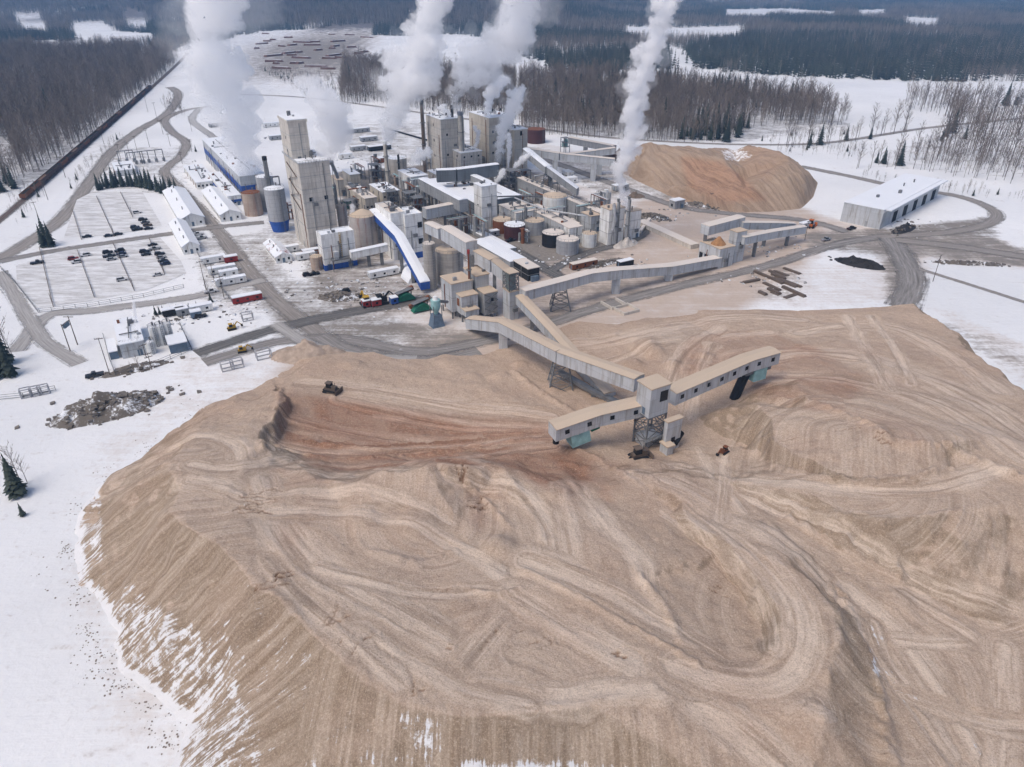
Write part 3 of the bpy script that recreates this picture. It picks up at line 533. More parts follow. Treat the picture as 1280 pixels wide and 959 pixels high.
# ------------------------------------------------------------------ buildings: near corner pixel, right and left corner columns, roof row
def axes(rz): return Vector((math.cos(rz), math.sin(rz), 0)), Vector((-math.sin(rz), math.cos(rz), 0))
def reach(p, d, px):
    lo, hi = 0.0, 250.0
    s = 1 if proj(*(p+d*1))[0] > proj(*p)[0] else -1
    for _ in range(40):
        m = (lo+hi)/2; x = proj(*(p+d*m))[0]
        if (x-px)*s < 0: lo = m
        else: hi = m
    return lo
def slab(o, Lu, Lv, z, mat, over=.25, th=.35, name='roof'):
    return MB().box(-over, Lu+over, -over, Lv+over, z, z+th).build(name, mat, o)
def bld(name, label, c, rx, lx, row=None, zt=None, wall='white', roof='snow', rz=GRID, cat='building', z0=0.0, zbase=0.0, win=(), door=(), band=None, vents=0, group=None, parapet=False, trim=True):
    """win: (face, columns, rows, z from, z to, width, height); door: (face, position 0..1, width, height)"""
    p = W(c[0], c[1], zbase); u, v = axes(rz); Lu, Lv = reach(p, u, rx), reach(p, v, lx); z1 = (Zat(p, row) if zt is None else zt)-zbase
    o = thing(name, label, cat, p, rz, group)
    MB().box(0, Lu, 0, Lv, z0, z1).build('wall', M[wall], o)
    r = slab(o, Lu, Lv, z1, M[roof]) if not parapet else MB().box(.3, Lu-.3, .3, Lv-.3, z1, z1+.2).build('roof', M[roof], o)
    if parapet:
        MB().box(0, Lu, 0, .3, z1, z1+.7).box(0, Lu, Lv-.3, Lv, z1, z1+.7).box(0, .3, .3, Lv-.3, z1, z1+.7).box(Lu-.3, Lu, .3, Lv-.3, z1, z1+.7).build('parapet', M[wall], o)
    for k in range(vents):
        x, y = rnd.uniform(.15, .85)*Lu, rnd.uniform(.15, .85)*Lv; h = rnd.uniform(.8, 2.0); s = rnd.uniform(.5, 1.1)
        q = MB()
        if k % 2: q.box(x-s, x+s, y-s*.7, y+s*.7, z1+.35, z1+.35+h)
        else: q.cyl(x, y, z1+.35, z1+.35+h, s*.45, n=10).cyl(x, y, z1+.35+h, z1+.7+h, s*.75, s*.3, n=10)
        q.build('roof_vent', M['steel'], r)
    for (fc, nc, nr, za, zb, ww, hh) in win:
        L = Lu if fc == 'F' else Lv
        for i in range(nc):
            for j in range(nr):
                a = (i+.5)/nc*L; zc = za if nr == 1 else za+(zb-za)*j/(nr-1)
                q = MB().box(a-ww/2, a+ww/2, -.06, .05, zc-hh/2, zc+hh/2) if fc == 'F' else MB().box(-.06, .05, a-ww/2, a+ww/2, zc-hh/2, zc+hh/2)
                q.build('window', M['glass'], o)
    for d in door:
        fc, t_, ww, hh = d[:4]; L = Lu if fc == 'F' else Lv; a = t_*L
        q = MB().box(a-ww/2, a+ww/2, -.12, .05, z0, z0+hh) if fc == 'F' else MB().box(-.12, .05, a-ww/2, a+ww/2, z0, z0+hh)
        q.build('door', M[d[4] if len(d) > 4 else 'grey'], o)
    if band: MB().box(-.12, Lu+.1, -.12, Lv+.1, z0, z0+band[1]).build('base_band', M[band[0]], o)
    o['Lu'] = Lu; o['Lv'] = Lv; o['zt'] = z1
    if trim and min(Lu, Lv) > 3:
        hh = z1-z0
        for k in range(1, max(1, int(hh/7))+ (1 if hh > 5 else 0)):
            z = z0+hh*k/(max(1, int(hh/7))+1); MB().box(-.07, Lu+.07, -.07, Lv+.07, z-.09, z+.09).build('cladding_joint', M['grey' if wall != 'dark' else 'black'], o)
        for k in range(int(Lu/7)):
            a = Lu*(k+rnd.uniform(.25,.75))/max(1, int(Lu/7)); MB().box(a-.14, a+.14, -.34, -.08, z0, z1-rnd.uniform(0,.4)*hh).build('downpipe', M[rnd.choice(('steel','rust','grey'))], o)
        for k in range(int(Lv/9)):
            a = Lv*(k+rnd.uniform(.25,.75))/max(1, int(Lv/9)); MB().box(-.34, -.08, a-.14, a+.14, z0, z1-rnd.uniform(0,.4)*hh).build('downpipe', M[rnd.choice(('steel','rust','grey'))], o)
        if hh > 6:
            a = Lu*rnd.uniform(.2,.8); zz_ = z0+rnd.uniform(.2,.6)*hh; MB().box(a-1.0, a+1.0, -.9, -.05, zz_, zz_+1.5).build('wall_unit', M['steel'], o)
        n_e = min(10, int(Lu*Lv/60))
        for k in range(n_e):
            x, y = rnd.uniform(.1,.9)*Lu, rnd.uniform(.1,.9)*Lv; s_ = rnd.uniform(.3,.9); q = MB().box(x-s_, x+s_, y-s_*.6, y+s_*.6, z1+.36, z1+.36+rnd.uniform(.4,1.4))
            q.build('roof_unit', M[rnd.choice(('steel','grey','metal','rust'))], r)
        if Lu*Lv > 150:
            y = Lv*rnd.uniform(.3,.7); MB().beam((Lu*.1,y,z1+.9), (Lu*.9,y,z1+.9), .25, .25, 8).beam((Lu*rnd.uniform(.3,.7),Lv*.1,z1+1.2), (Lu*rnd.uniform(.3,.7),Lv*.9,z1+1.2), .2, .2, 8).build('roof_pipe', M['steel'], r)
    return o
def hidden_props(o):
    for k in ('Lu', 'Lv', 'zt'):
        if k in o: del o[k]
def legs(o, Lu, Lv, z, n=3, s=.5, mat='steel'):
    for i in range(n):
        for y in (.4, Lv-.4): MB().box(i/(n-1)*(Lu-s), i/(n-1)*(Lu-s)+s, y-s/2, y+s/2, 0, z).build('leg', M[mat], o)
def ladder(o, face, t_, z0, z1, mat='yellow', cage=True):
    L = o['Lu'] if face == 'F' else o['Lv']; a = t_*L; q = MB()
    for s in (-.3, .3):
        if face == 'F': q.box(a+s-.05, a+s+.05, -.5, -.4, z0, z1)
        else: q.box(-.5, -.4, a+s-.05, a+s+.05, z0, z1)
    n = int((z1-z0)/.9)
    for k in range(n):
        z = z0+k*.9
        if face == 'F': q.box(a-.4, a+.4, -.65, -.05, z, z+.12)
        else: q.box(-.65, -.05, a-.4, a+.4, z, z+.12)
    return q.build('ladder', M[mat], o)

# --- the tall twin tower
o = bld('digester_tower', 'tall concrete tower front block with ledge roof, taller shaft behind it', (389,316), 425, 371, 205, wall='concrete', roof='patchy', band=('concrete', 8.5), win=[('F',2,1,26,26,1.7,1.9),('L',1,1,6,6,2,2.6)], door=[('F',.3,3,4,'slate'),('L',.4,2.2,3)], vents=4)
Lu, Lv, zt = o['Lu'], o['Lv'], o['zt']; q = MB()
for a, b in (((-.6,-.6),(Lu+.6,-.6)), ((-.6,-.6),(-.6,Lv))):
    for z in (zt+.6, zt+1.2): q.beam((*a, z), (*b, z), .1)
    n = 12
    for k in range(n+1): q.beam((a[0]+(b[0]-a[0])*k/n, a[1]+(b[1]-a[1])*k/n, zt), (a[0]+(b[0]-a[0])*k/n, a[1]+(b[1]-a[1])*k/n, zt+1.2), .09)
q.build('guard_rail', M['steel'], o)
q = MB()
for k in range(5):
    z = zt-3-k*4.0; q.beam((-.5, Lv*(.2 if k % 2 else .8), z), (-.5, Lv*(.8 if k % 2 else .2), z-4), .5, .15)
q.build('stairway', M['wood'], o)
MB().cyl(Lu*.62, Lv*.4, zt+.3, zt+3.2, 1.6, 1.2, 14).build('steam_vent', M['steel'], o)
o = bld('digester_shaft', 'tallest pale concrete shaft of the mill rising beside the front block', (382.7,309), 404, 371.3, 151, wall='concrete', roof='snow', win=[('L',1,2,46,52,1.2,1.4)], vents=2)
MB().box(-.35, o['Lu']+.35, -.35, o['Lv']+.35, o['zt']-1.2, o['zt']-.05).build('cornice', M['concrete'], o)
# --- the white block with the blue base
o = bld('washer_building', 'white clad block with blue base band and yellow ladder below the tall tower', (407,339), 447, 401, 296, band=('blue', 2.6), vents=2, door=[('F',.15,2,3,'slate'),('F',.8,2.4,3,'grey')], parapet=True)
ladder(o, 'F', .55, 5, o['zt']+1); Lu = o['Lu']
MB().box(Lu*.2, Lu*.75, -3, 0, 5.0, 5.4).build('platform', M['steel'], o)
q = MB()
for k in range(8): q.beam((Lu*(.2+.55*k/7), -3, 5.4), (Lu*(.2+.55*k/7), -3, 6.6), .08)
q.beam((Lu*.2,-3,6.5), (Lu*.75,-3,6.5), .09); q.beam((Lu*.2,-3,6.0), (Lu*.75,-3,6.0), .09); q.build('guard_rail', M['steel'], o)
for xx in (.2, .75): MB().box(Lu*xx-.15, Lu*xx+.15, -3, -2.7, 0, 5.0).build('post', M['steel'], o)
MB().box(Lu*.28, Lu*.42, -2.4, -.1, 5.4, 9.0).build('duct_box', M['metal'], o)
MB().beam((Lu*.5,-1,5.6), (Lu*.5,-1,11), .45, .45, 10).beam((Lu*.5,-1,11), (Lu*.5,.3,13), .45, .45, 10).build('duct', M['steel'], o)
# --- white long block
o = bld('bleach_plant', 'long white panelled block with dusty roof beside the blue chute', (493,326), 511, 474, 269, roof='dustsnow', vents=6, parapet=True, win=[('L',3,1,14,14,1.2,1.4)])
o = bld('bleach_tower', 'stepped white panelled tower block with two dark louvred openings', (510,325), 531, 497, 271, roof='snow', vents=2, band=('blue', 3.0), parapet=True)
for k, z in enumerate((7, 15)): MB().box(o['Lu']*.7, o['Lu']*.95, -.25, .05, z, z+2.6).build('louvre', M['glass'], o); 
# --- buildings behind, left of centre
for a in [
 ('knotter_house', 'small cream block with one dark window among roof pipes', (440,240), 452, 430, 219, 'cream', 'snow', [('F',1,1,3,3,1.2,2.2)], 2),
 ('machine_hall', 'low hall with a wide flat dusty roof behind the tan silo', (458,268), 473, 435, 249, 'cream', 'dustsnow', [('F',3,1,4,4,1.2,1.2)], 3),
 ('pulp_hall', 'cream long hall with pipework on its roof behind the white block', (480,264), 501, 464, 241, 'cream', 'patchy', [('F',4,2,4,8,1,1.2)], 6),
 ('bleach_store', 'small block against the tall tower with a tan roof', (424,246), 432, 415, 226, 'cream', 'dust', [], 1),
 ('chemical_house', 'white cube building with clean snow roof beside the thin chimney', (515,244), 536, 499, 222, 'white', 'snow', [('F',1,1,2,2,2,2.5)], 0),
 ('recovery_boiler', 'tallest grey concrete boiler house with round stacks on top', (554,221), 582, 536, 150, 'concrete', 'snow', [('L',1,4,12,42,1.3,1.8),('F',2,3,14,40,1.2,1.5)], 5),
 ('boiler_annex', 'mid-height concrete annex in front of the boiler house', (577,224), 603, 559, 192, 'concrete', 'patchy', [('F',3,2,6,14,1.2,1.2),('L',2,2,6,14,1.2,1.2)], 5),
 ('power_boiler', 'brownish concrete boiler block right of the chimney pair', (612,214), 640, 588, 148, 'cream', 'snow', [('F',3,3,12,40,1.4,1.6)], 5),
 ('power_house', 'cream high block at the right end of the boiler row', (643,212), 659, 616, 163, 'cream', 'snow', [('F',1,1,24,24,1.6,3)], 3),
 ('evaporator_house', 'low concrete hall with snow roof between boilers and dark galleries', (556,236), 575, 535, 224, 'concrete', 'snow', [('F',4,1,3,3,1.5,1.5)], 4),
 ('boiler_shed', 'small white doorless shed against the concrete annex', (588,228), 599, 584, 212, 'white', 'snow', [], 1),
 ('pulp_machine_hall', 'wide flat snow-roofed hall enclosed by dark galleries', (594,272), 652, 538, 254, 'dark', 'snow', [('F',6,1,4,4,1.5,1.5)], 9),
 ('roof_penthouse', 'small pale penthouse block on the wide snow roof', (577,252), 589, 566, 239, 'cream', 'dustsnow', [('F',2,1,11,11,1,1)], 1),
 ('bleaching_tower', 'slim tall white steel-clad tower block standing alone by the rusty tanks', (603,286), 621.5, 593.5, 234, 'white', 'snow', [('L',1,1,12,12,1.6,.6)], 3),
 ('filter_hall', 'low pale hall behind the grey tanks with vents on its dusty snow roof', (645,284), 675, 624, 267, 'white', 'dustsnow', [('F',4,1,3,3,1.4,1.2)], 6),
 ('lime_hall', 'long low grey hall ending at the black tank', (706,299), 724, 655, 283, 'metal', 'dustsnow', [], 4),
 ('lime_cube', 'small white cube between black tank and white tank', (711,307), 727, 704, 286, 'white', 'dustsnow', [('L',1,1,3,3,1,2)], 0),
 ('long_gallery_hall', 'very long dark grey hall wall running behind the big white tank', (752,290), 760, 644, 268, 'grey', 'dustsnow', [], 4),
 ('kiln_house', 'cream kiln building with tall ducts on its front beside the rightmost mill plume', (759,307), 778, 748, 263, 'white', 'dust', [('F',1,1,5,5,1,1.4)], 1),
 ('kiln_tower', 'slim cream tower with pipes right of the kiln building', (786,299), 799, 780, 265, 'white', 'dust', [], 1),
 ('kiln_feed_house', 'grey building with sloping pipes behind the white tank', (738,291), 750, 726, 271, 'metal', 'dust', [], 3),
 ('white_cabin', 'small white cabin on the snow below the crossing galleries', (709,224), 717, 702, 216, 'white', 'snow', [('L',4,1,2,2,.8,1.2)], 0),
 ('pump_house', 'small grey hut beside the road below the back heap', (843,262), 855, 836, 252, 'grey', 'snow', [('L',1,1,2,2,1.6,1.6)], 0),
 ('paint_store', 'blue and white hall in the steam at the left end of the mill', (305,252), 336, 258, 221, 'metal', 'snow', [('F',3,1,5,5,1.6,1.4)], 5),
 ('paint_store_wing', 'low white wing joined to the blue hall under the big plume', (287,258), 303, 262, 246, 'white', 'snow', [('F',3,1,2,2,1.2,1.2)], 2),
 ('office_block', 'low blue and white office with snow roof beside the mill road bend', (247,237), 272, 231, 229, 'white', 'snow', [('F',5,1,2,2,1.3,1.2)], 2),
 ('time_office', 'tiny snow-roofed hut behind the low blue office', (250,222), 261, 243, 216, 'white', 'snow', [('F',2,1,1.6,1.6,.9,.9)], 0),
 ('small_plant', 'pale blue steel building with striped snow roof beside the three white silos', (154,449), 184, 147, 432, 'metal', 'patchy', [], 2),
 ('plant_cabin', 'small grey cabin left of the pale blue steel building', (139,450), 149, 136, 441, 'slate', 'snow', [], 0),
 ('plant_shed', 'low shed with dark blue front below the three white silos', (214,443), 236, 210, 432, 'slate', 'snow', [], 0)]:
    nm, lb, c, rx, lx, row, wl_, rf, wn_, vt = a
    bld(nm, lb, c, rx, lx, row, wall=wl_, roof=rf, win=wn_, vents=vt, door=[('F',.75,1.6,2.4,'slate')] if row-c[1] > -40 else [])
for o_ in [q for q in COL.objects if q.name.startswith('paint_store') and q.type == 'EMPTY' and 'Lu' in q]:
    MB().box(-.1, o_['Lu']+.1, -.1, o_['Lv']+.1, o_['zt']*.35, o_['zt']*.62).build('blue_band', M['blue'], o_)
# big white shed on the right
o = bld('truck_shed', 'long grey metal shed with a clean snow roof beside the loop road', (1099,287), 1171, 1050, 263, wall='metal', roof='snow', rz=R(45), vents=4, trim=False, door=[('F',.22+.17*k, 6, 6.0, 'black') for k in range(5)]+[('L',.35,1.4,3,'grey')])
MB().box(1.5, o['Lu']+1.0, -3.2, -.3, o['zt']-.4, o['zt']+.2).build('canopy', M['snow'], o)
MB().box(0, o['Lu'], -.2, -.02, o['zt']-1.6, o['zt']-.45).build('fascia', M['white'], o)
# --- gabled buildings
def gable(name, label, c, rx, lx, eave, ridge, wall='white', roof='snow', cat='building', win=3, rz=GRID):
    p = W(*c); u, v = axes(rz); Lu, Lv = reach(p, u, rx), reach(p, v, lx); o = thing(name, label, cat, p, rz)
    MB().prism([(0,0),(Lu,0),(Lu,eave),(Lu/2,ridge),(0,eave)], 0, Lv).build('wall', M[wall], o)
    e = .5; k = (ridge-eave)/(Lu/2)
    for s in (0, 1):
        prof = [(-e, eave-k*e+.02), (Lu/2, ridge+.02), (Lu/2, ridge+.35), (-e, eave-k*e+.35)]
        if s: prof = [(Lu-x, z) for x, z in prof][::-1]
        MB().prism(prof, -.4, Lv+.4).build('roof', M[roof], o)
    for i in range(win):
        a = (i+.5)/win*Lu; MB().box(a-.5, a+.5, -.07, .04, 1.2, 2.4).build('window', M['glass'], o)
    for i in range(int(Lv/4)):
        a = (i+.5)*4; MB().box(-.07, .04, a-.6, a+.6, 1.1, 2.3).build('window', M['glass'], o)
    MB().box(Lu*.5-.6, Lu*.5+.6, -.1, .05, 0, 2.3).build('door', M['slate'], o)
    for i in range(3): MB().cyl(Lu*.3, Lv*(.2+.3*i), eave, ridge+.9, .25, n=8).build('roof_vent', M['steel'], o)
    return o
gable('long_workshop', 'long white gabled workshop with ridge, nearest the conifer row', (227,285), 257, 206, 4.2, 7.0)
gable('long_store', 'long white gabled store across the lane, beside the rusty tanks', (277,278), 302, 254, 4.0, 6.2)
gable('gate_house', 'short white gabled hall at the corner of the lower parking lot', (230,319), 251, 214, 4.0, 6.2)
gable('rust_roof_shed', 'small white shed with rust and snow striped roof below the tall tower', (346,330), 365, 331, 3.2, 4.8, roof='rustroof')
# --- office trailers and containers: corner, length, colour
def trailer(name, label, c, L, Wd, Ht, wall, roof='snow', rz=GRID, group=None, cat='trailer', z=0.0):
    p = W(c[0], c[1], z); o = thing(name, label, cat, p, rz, group)
    MB().box(0, L, 0, Wd, .5, Ht).build('wall', M[wall], o); MB().box(-.1, L+.1, -.1, Wd+.1, Ht, Ht+.3).build('roof', M[roof], o)
    for i in range(2): MB().box(L*(.1+.6*i), L*(.1+.6*i)+.6, .3, Wd-.3, 0, .5).build('skid', M['black'], o)
    for i in range(max(1, int(L/4))): MB().box(L*(i+.5)/max(1,int(L/4))-.5, L*(i+.5)/max(1,int(L/4))+.5, -.06, .05, 1.3, 2.2).build('window', M['glass'], o)
    MB().box(-.06, .05, Wd*.3, Wd*.3+.9, .5, 2.5).build('door', M['slate'], o); return o
for i, (c, L, wl_, rf, lb) in enumerate([((253,332), 11, 'white', 'snow', 'white site trailer nearest the short gabled hall'), ((262,345), 12, 'white', 'snow', 'white site trailer second down the fence row'), ((276,349), 8, 'white', 'snow', 'small white camper trailer between two long trailers'), ((271,360), 13, 'white', 'patchy', 'white site trailer third down the fence row'),
    ((292,382), 12, 'red', 'snow', 'red-sided trailer lowest in the fence row'), ((282,330), 6, 'red', 'snow', 'small red container behind the site trailers'), ((238,394), 9, 'white', 'snow', 'snow covered trailer behind the small conifers'), ((222,397), 5, 'grey', 'snow', 'short grey container beside the small conifers'), ((205,398), 8, 'black', 'snow', 'dark flat container nearest the three white silos'),
    ((240,400), 4, 'slate', 'snow', 'small slate utility box by the snow covered trailer'), ((352,318), 9, 'white', 'snow', 'white container behind the rust-roofed shed'), ((372,327), 9, 'white', 'snow', 'white container right of the rust-roofed shed'), ((380,322), 8, 'rust', 'snow', 'rusty container against the tall tower foot'),
    ((716,339), 14, 'rust', 'dustsnow', 'rust red boxcar container beside the curved conveyor'), ((775,336), 8, 'black', 'snow', 'black container behind the curved conveyor'), ((614,297), 5, 'grey', 'snow', 'small grey box by the maroon tank'), ((455,386), 3, 'red', 'snow', 'small red bin by the yellow crane'), ((466,385), 4, 'red', 'snow', 'pinkish red bin beside the black loader'), ((490,382), 3, 'blue', 'snow', 'small blue bin near the green dumpers'),
    ((463,350), 14, 'white', 'snow', 'white flat-roofed trailer in the scrap yard'), ((1003,287), 9, 'metal', 'snow', 'grey box unit at the end of the loading gallery')]):
    trailer('site_trailer' if L > 7 else 'container', lb, c, L, 3.0, 3.0, wl_, rf)

# --- tanks and silos: centre column, base row, radius in pixels, top row
def tank(name, label, px, py, rpx, row, wall, roof, cone=0.0, cat='tank', base=None, rings=3, lad=True, n=28, z0=0.0):
    p = W(px, py); dep = p.y*cT+H*sT; r = rpx*dep/FPX; z1 = Zat(p, row)
    o = thing(name, label, cat, p, GRID)
    z0 = base[1] if base else z0
    MB().cyl(0, 0, z0, z1, r, n=n).build('shell', M[wall], o)
    MB().cyl(0, 0, z1, z1+max(.15, cone), r*1.01, r*.12 if cone else r*1.0, n=n).build('roof', M[roof], o)
    for k in range(rings):
        z = z0+(z1-z0)*(k+1)/(rings+.3); MB().cyl(0, 0, z-.12, z+.12, r+.09, n=n).build('hoop', M[wall], o)
    q = MB(); m = 18
    for k in range(m):
        a = 2*math.pi*k/m; b = 2*math.pi*(k+1)/m; q.beam((r*math.cos(a), r*math.sin(a), z1), (r*math.cos(a), r*math.sin(a), z1+1.1), .07); q.beam((r*math.cos(a), r*math.sin(a), z1+1.1), (r*math.cos(b), r*math.sin(b), z1+1.1), .07)
    q.build('guard_rail', M['steel'], o)
    if lad:
        q = MB(); a = R(-75); x, y = (r+.25)*math.cos(a), (r+.25)*math.sin(a)
        for s in (-.3, .3): q.box(x+s-.05, x+s+.05, y-.1, y, 0, z1+1)
        for k in range(int(z1/.8)): q.box(x-.3, x+.3, y-.1, y, k*.8, k*.8+.08)
        q.build('ladder', M['steel'], o)
    MB().cyl(r*.3, r*.2, z1+cone*.5, z1+cone+1.2, .35, n=8).build('vent', M['steel'], o)
    if base: MB().cyl(0, 0, 0, base[1], r*.8, r+.1, n=n).build('base', M[base[0]], o)
    return o
for a in [
 ('tan_silo', 'large rust stained silo with conical cap beside the tall tower', 458, 316, 16, 268, 'pinkish', 'dust', 2.6, 'silo'), ('tan_silo', 'narrow rust stained silo tucked between tall tower and large silo', 432, 304, 6, 256, 'pinkish', 'dust', 0, 'silo'),
 ('small_tank', 'squat olive grey tank at the corner of the white block', 397, 336, 7.5, 320, 'tan', 'dust', .8, 'tank'),
 ('concrete_silo', 'slim tall concrete silo, left of the twin silos', 539, 360, 7.5, 304, 'silo', 'dustsnow', 0, 'silo'), ('concrete_silo', 'wide concrete silo, right of the twin silos', 563, 352, 17, 312, 'silo', 'dust', 0, 'silo'),
 ('round_tank', 'rust striped tank beside the slim white tower', 628, 289, 12, 274, 'rust', 'dust', 0, 'tank'), ('round_tank', 'maroon tank with pale snow roof', 643, 297, 13.2, 280, 'maroon', 'snow', .3, 'tank'), ('round_tank', 'grey tank with dark top behind the maroon tank', 668, 291, 12.4, 275, 'sheet', 'dust', 0, 'tank'),
 ('round_tank', 'black tank with pale dusty snow roof', 691, 306, 13.8, 290, 'blacktank', 'dustsnow', .3, 'tank'), ('round_tank', 'pale ribbed tank with dusty roof nearest the lane bend', 709, 315, 14, 298, 'sheet', 'dustsnow', .3, 'tank'), ('round_tank', 'white tank with yellow brown top left of the kiln building', 736, 307, 9, 291, 'whitetank', 'dust', .2, 'tank'),
 ('big_white_tank', 'largest white tank with brown conical roof above the tank row', 693, 268, 15, 244, 'whitetank', 'dust', 1.6, 'tank'), ('low_tank', 'low open round tank behind the white cube', 711, 283, 8, 275, 'sheet', 'dustsnow', 0, 'tank'),
 ('dark_tank', 'big dark maroon tank at the forest edge behind the boilers', 670, 178, 11.5, 161, 'maroon', 'rust', .8, 'tank'), ('oil_tank', 'large pale tank with snow top behind the thin chimney', 498, 219, 11.5, 197, 'concrete', 'snow', .6, 'tank'),
 ('grey_silo', 'dark grey silo on a blue base left of the tall tower', 351, 288, 12, 235, 'sheet', 'snow', 1.2, 'silo'), ('grey_silo', 'shorter grey tank behind the blue based silo', 337, 262, 10, 220, 'sheet', 'snow', .6, 'tank'), ('rust_tank', 'rust tan tank left of the blue based silo', 318, 268, 11, 240, 'tan', 'rust', .8, 'tank'), ('rust_tank', 'smaller rust tan tank at the end of the blue hall', 331, 250, 8, 232, 'tan', 'dust', .5, 'tank'),
 ('white_silo', 'leftmost of the three slim white silos', 196, 432, 4.6, 409, 'whitetank', 'snow', .6, 'silo'), ('white_silo', 'middle one of the three slim white silos', 205, 430, 4.6, 407, 'whitetank', 'snow', .6, 'silo'), ('white_silo', 'rightmost of the three slim white silos', 214, 427, 4.6, 404, 'whitetank', 'snow', .6, 'silo'), ('water_tank', 'short white tank beside the pale blue steel building', 190, 441, 5.5, 427, 'whitetank', 'snow', .4, 'tank')]:
    nm, lb, px, py, r_, row, wl_, rf, cn, ct = a
    tank(nm, lb, px, py, r_, row, wl_, rf, cn, ct, base=('blue', 6, 1) if 'blue base ' in lb+' ' and 'dark grey silo' in lb else None)
# --- chimneys
def chimney(label, px, py, rpx, row, wall='concrete', cap='black', taper=.8):
    p = W(px, py); dep = p.y*cT+H*sT; r = rpx*dep/FPX; z1 = Zat(p, row); o = thing('chimney', label, 'chimney', p)
    MB().cyl(0, 0, 0, z1, r, r*taper, 18).build('shaft', M[wall], o); MB().cyl(0, 0, z1-.05*z1, z1+.2, r*taper+.12, n=18).build('cap_ring', M[cap], o)
    for k in (.4, .7): MB().cyl(0, 0, z1*k, z1*k+.25, r*(1-(1-taper)*k)+.7, n=18).build('platform', M['steel'], o)
    MB().box(r*.6, r*.6+.5, -r-.35, -r+.2, 0, z1*.95).build('ladder', M['steel'], o); return o
chimney('tall brown chimney at the left end of the boiler house', 532, 215, 2.6, 126, 'wood')
chimney('grey chimney rising in front of the boiler house', 578, 221, 3.5, 140, 'concrete', 'grey', .95)
chimney('thin pale chimney leaning out of the roof pipes beside the white cube', 486, 238, 2.6, 177, 'concrete', 'white', .9)
chimney('short dark stack on the boiler house roof', 568, 217, 1.8, 132, 'black')
chimney('thin dark stack in front of the large pale tank', 500, 225, 1.5, 194, 'black')
chimney('slender rusty pipe stack on the chip screening house', 588, 392, 1.6, 313, 'rust', 'red')
chimney('grey vent stack between the blue based silo and the blue hall', 344, 278, 3.2, 196, 'steel')
for k, (px, row) in enumerate(((766, 249), (779, 246))): chimney(['left one of the two thin grey kiln stacks', 'right one of the two thin grey kiln stacks'][k], px+3, 305, 1.8, row, 'sheet', 'steel')
# --- pipes, ducts and roof plant of the mill: each run is one thing
def pipe_run(label, pts, r, mat, name='pipe'):
    o = thing(name, label, 'pipe', (pts[0].x, pts[0].y, 0)); b = Vector((pts[0].x, pts[0].y, 0))
    for a, c in zip(pts[:-1], pts[1:]): MB().beam(a-b, c-b, r, r, 10).build('segment', M[mat], o)
    for p in pts[1:-1]: MB().beam(p-b-Vector((0,0,r*1.2)), p-b+Vector((0,0,r*1.2)), r*1.25, r*1.25, 10).build('elbow', M[mat], o)
    for p in pts[::1]:
        if p.z > 2: MB().box(p.x-b.x-.12, p.x-b.x+.12, p.y-b.y-.12, p.y-b.y+.12, 0, p.z-r).build('support', M['steel'], o)
    return o
pipe_run('long dark overhead pipe from the slim white tower to the big tank', [above(622,284,246), above(650,276,245), above(680,268,246)], .4, 'steel')
pipe_run('pale pipe bridge across the hall roofs towards the grey building', [above(640,262,246), above(680,284,262), above(730,296,270)], .4, 'metal')
pipe_run('grey duct from the tall tower roof into the steam', [above(412,300,200), above(425,290,203), above(430,286,222)], .9, 'sheet')
pipe_run('fat grey duct down the front of the kiln building', [above(764,306,256), above(766,307,275), above(764,308,288)], .9, 'sheet')
pipe_run('brown duct beside the kiln stacks', [above(774,303,268), above(775,303,284)], .8, 'tan')
pipe_run('pipe sloping from the kiln tower to the ground', [above(784,300,268), above(784,300,292), W(792,304,1)], .5, 'sheet')
rk = random.Random(5)
for k, (px, py, row, s, mt, lb) in enumerate([(445,252,232,2.5,'rust','rusty machine frame on the roofs behind the tall tower'),(470,232,205,3,'maroon','dark red tower frame left of the thin chimney'),(490,262,238,3,'steel','pipe cluster on the cream hall roof'),(513,262,240,3.2,'steel','grey steel frame behind the stepped white tower'),(523,275,246,3,'rust','brown drum frame right of the stepped white tower'),(437,268,250,2.5,'green','greenish valve platform above the narrow silo'),(640,240,212,4,'steel','steaming vessel frame left of the sloping gallery'),(655,236,212,3,'rust','rusty vessel frame under the sloping gallery'),(628,236,222,3,'steel','dark vessel frame on the hall corner'),(742,284,264,3.5,'steel','pipe rack above the grey kiln feed building'),(706,192,172,2.5,'teal','green gantry frame on the snow near the dark tank')]):
    p = W(px, py); z1 = Zat(p, row); o = thing('process_frame', lb, 'steelwork', p, GRID)
    for sx in (-s, s):
        for sy in (-s, s): MB().box(sx-.18, sx+.18, sy-.18, sy+.18, 0, z1).build('column', M['steel'], o)
    for j in range(3):
        z = z1*(.45+.27*j); MB().box(-s-.2, s+.2, -s-.2, s+.2, z-.12, z+.12).build('deck', M['steel'], o)
        if j < 2:
            for _ in range(3):
                x, y = rk.uniform(-s*.6, s*.6), rk.uniform(-s*.6, s*.6); MB().cyl(x, y, z+.12, z+z1*.2, rk.uniform(.5, 1.1), n=12).build('vessel', M[mt], o)
    q = MB()
    for a, b in (((-s,-s),(s,-s)), ((-s,-s),(-s,s))): q.beam((*a, z1*.45), (*b, z1), .16); q.beam((*b, z1*.45), (*a, z1), .16)
    q.build('brace', M['steel'], o)

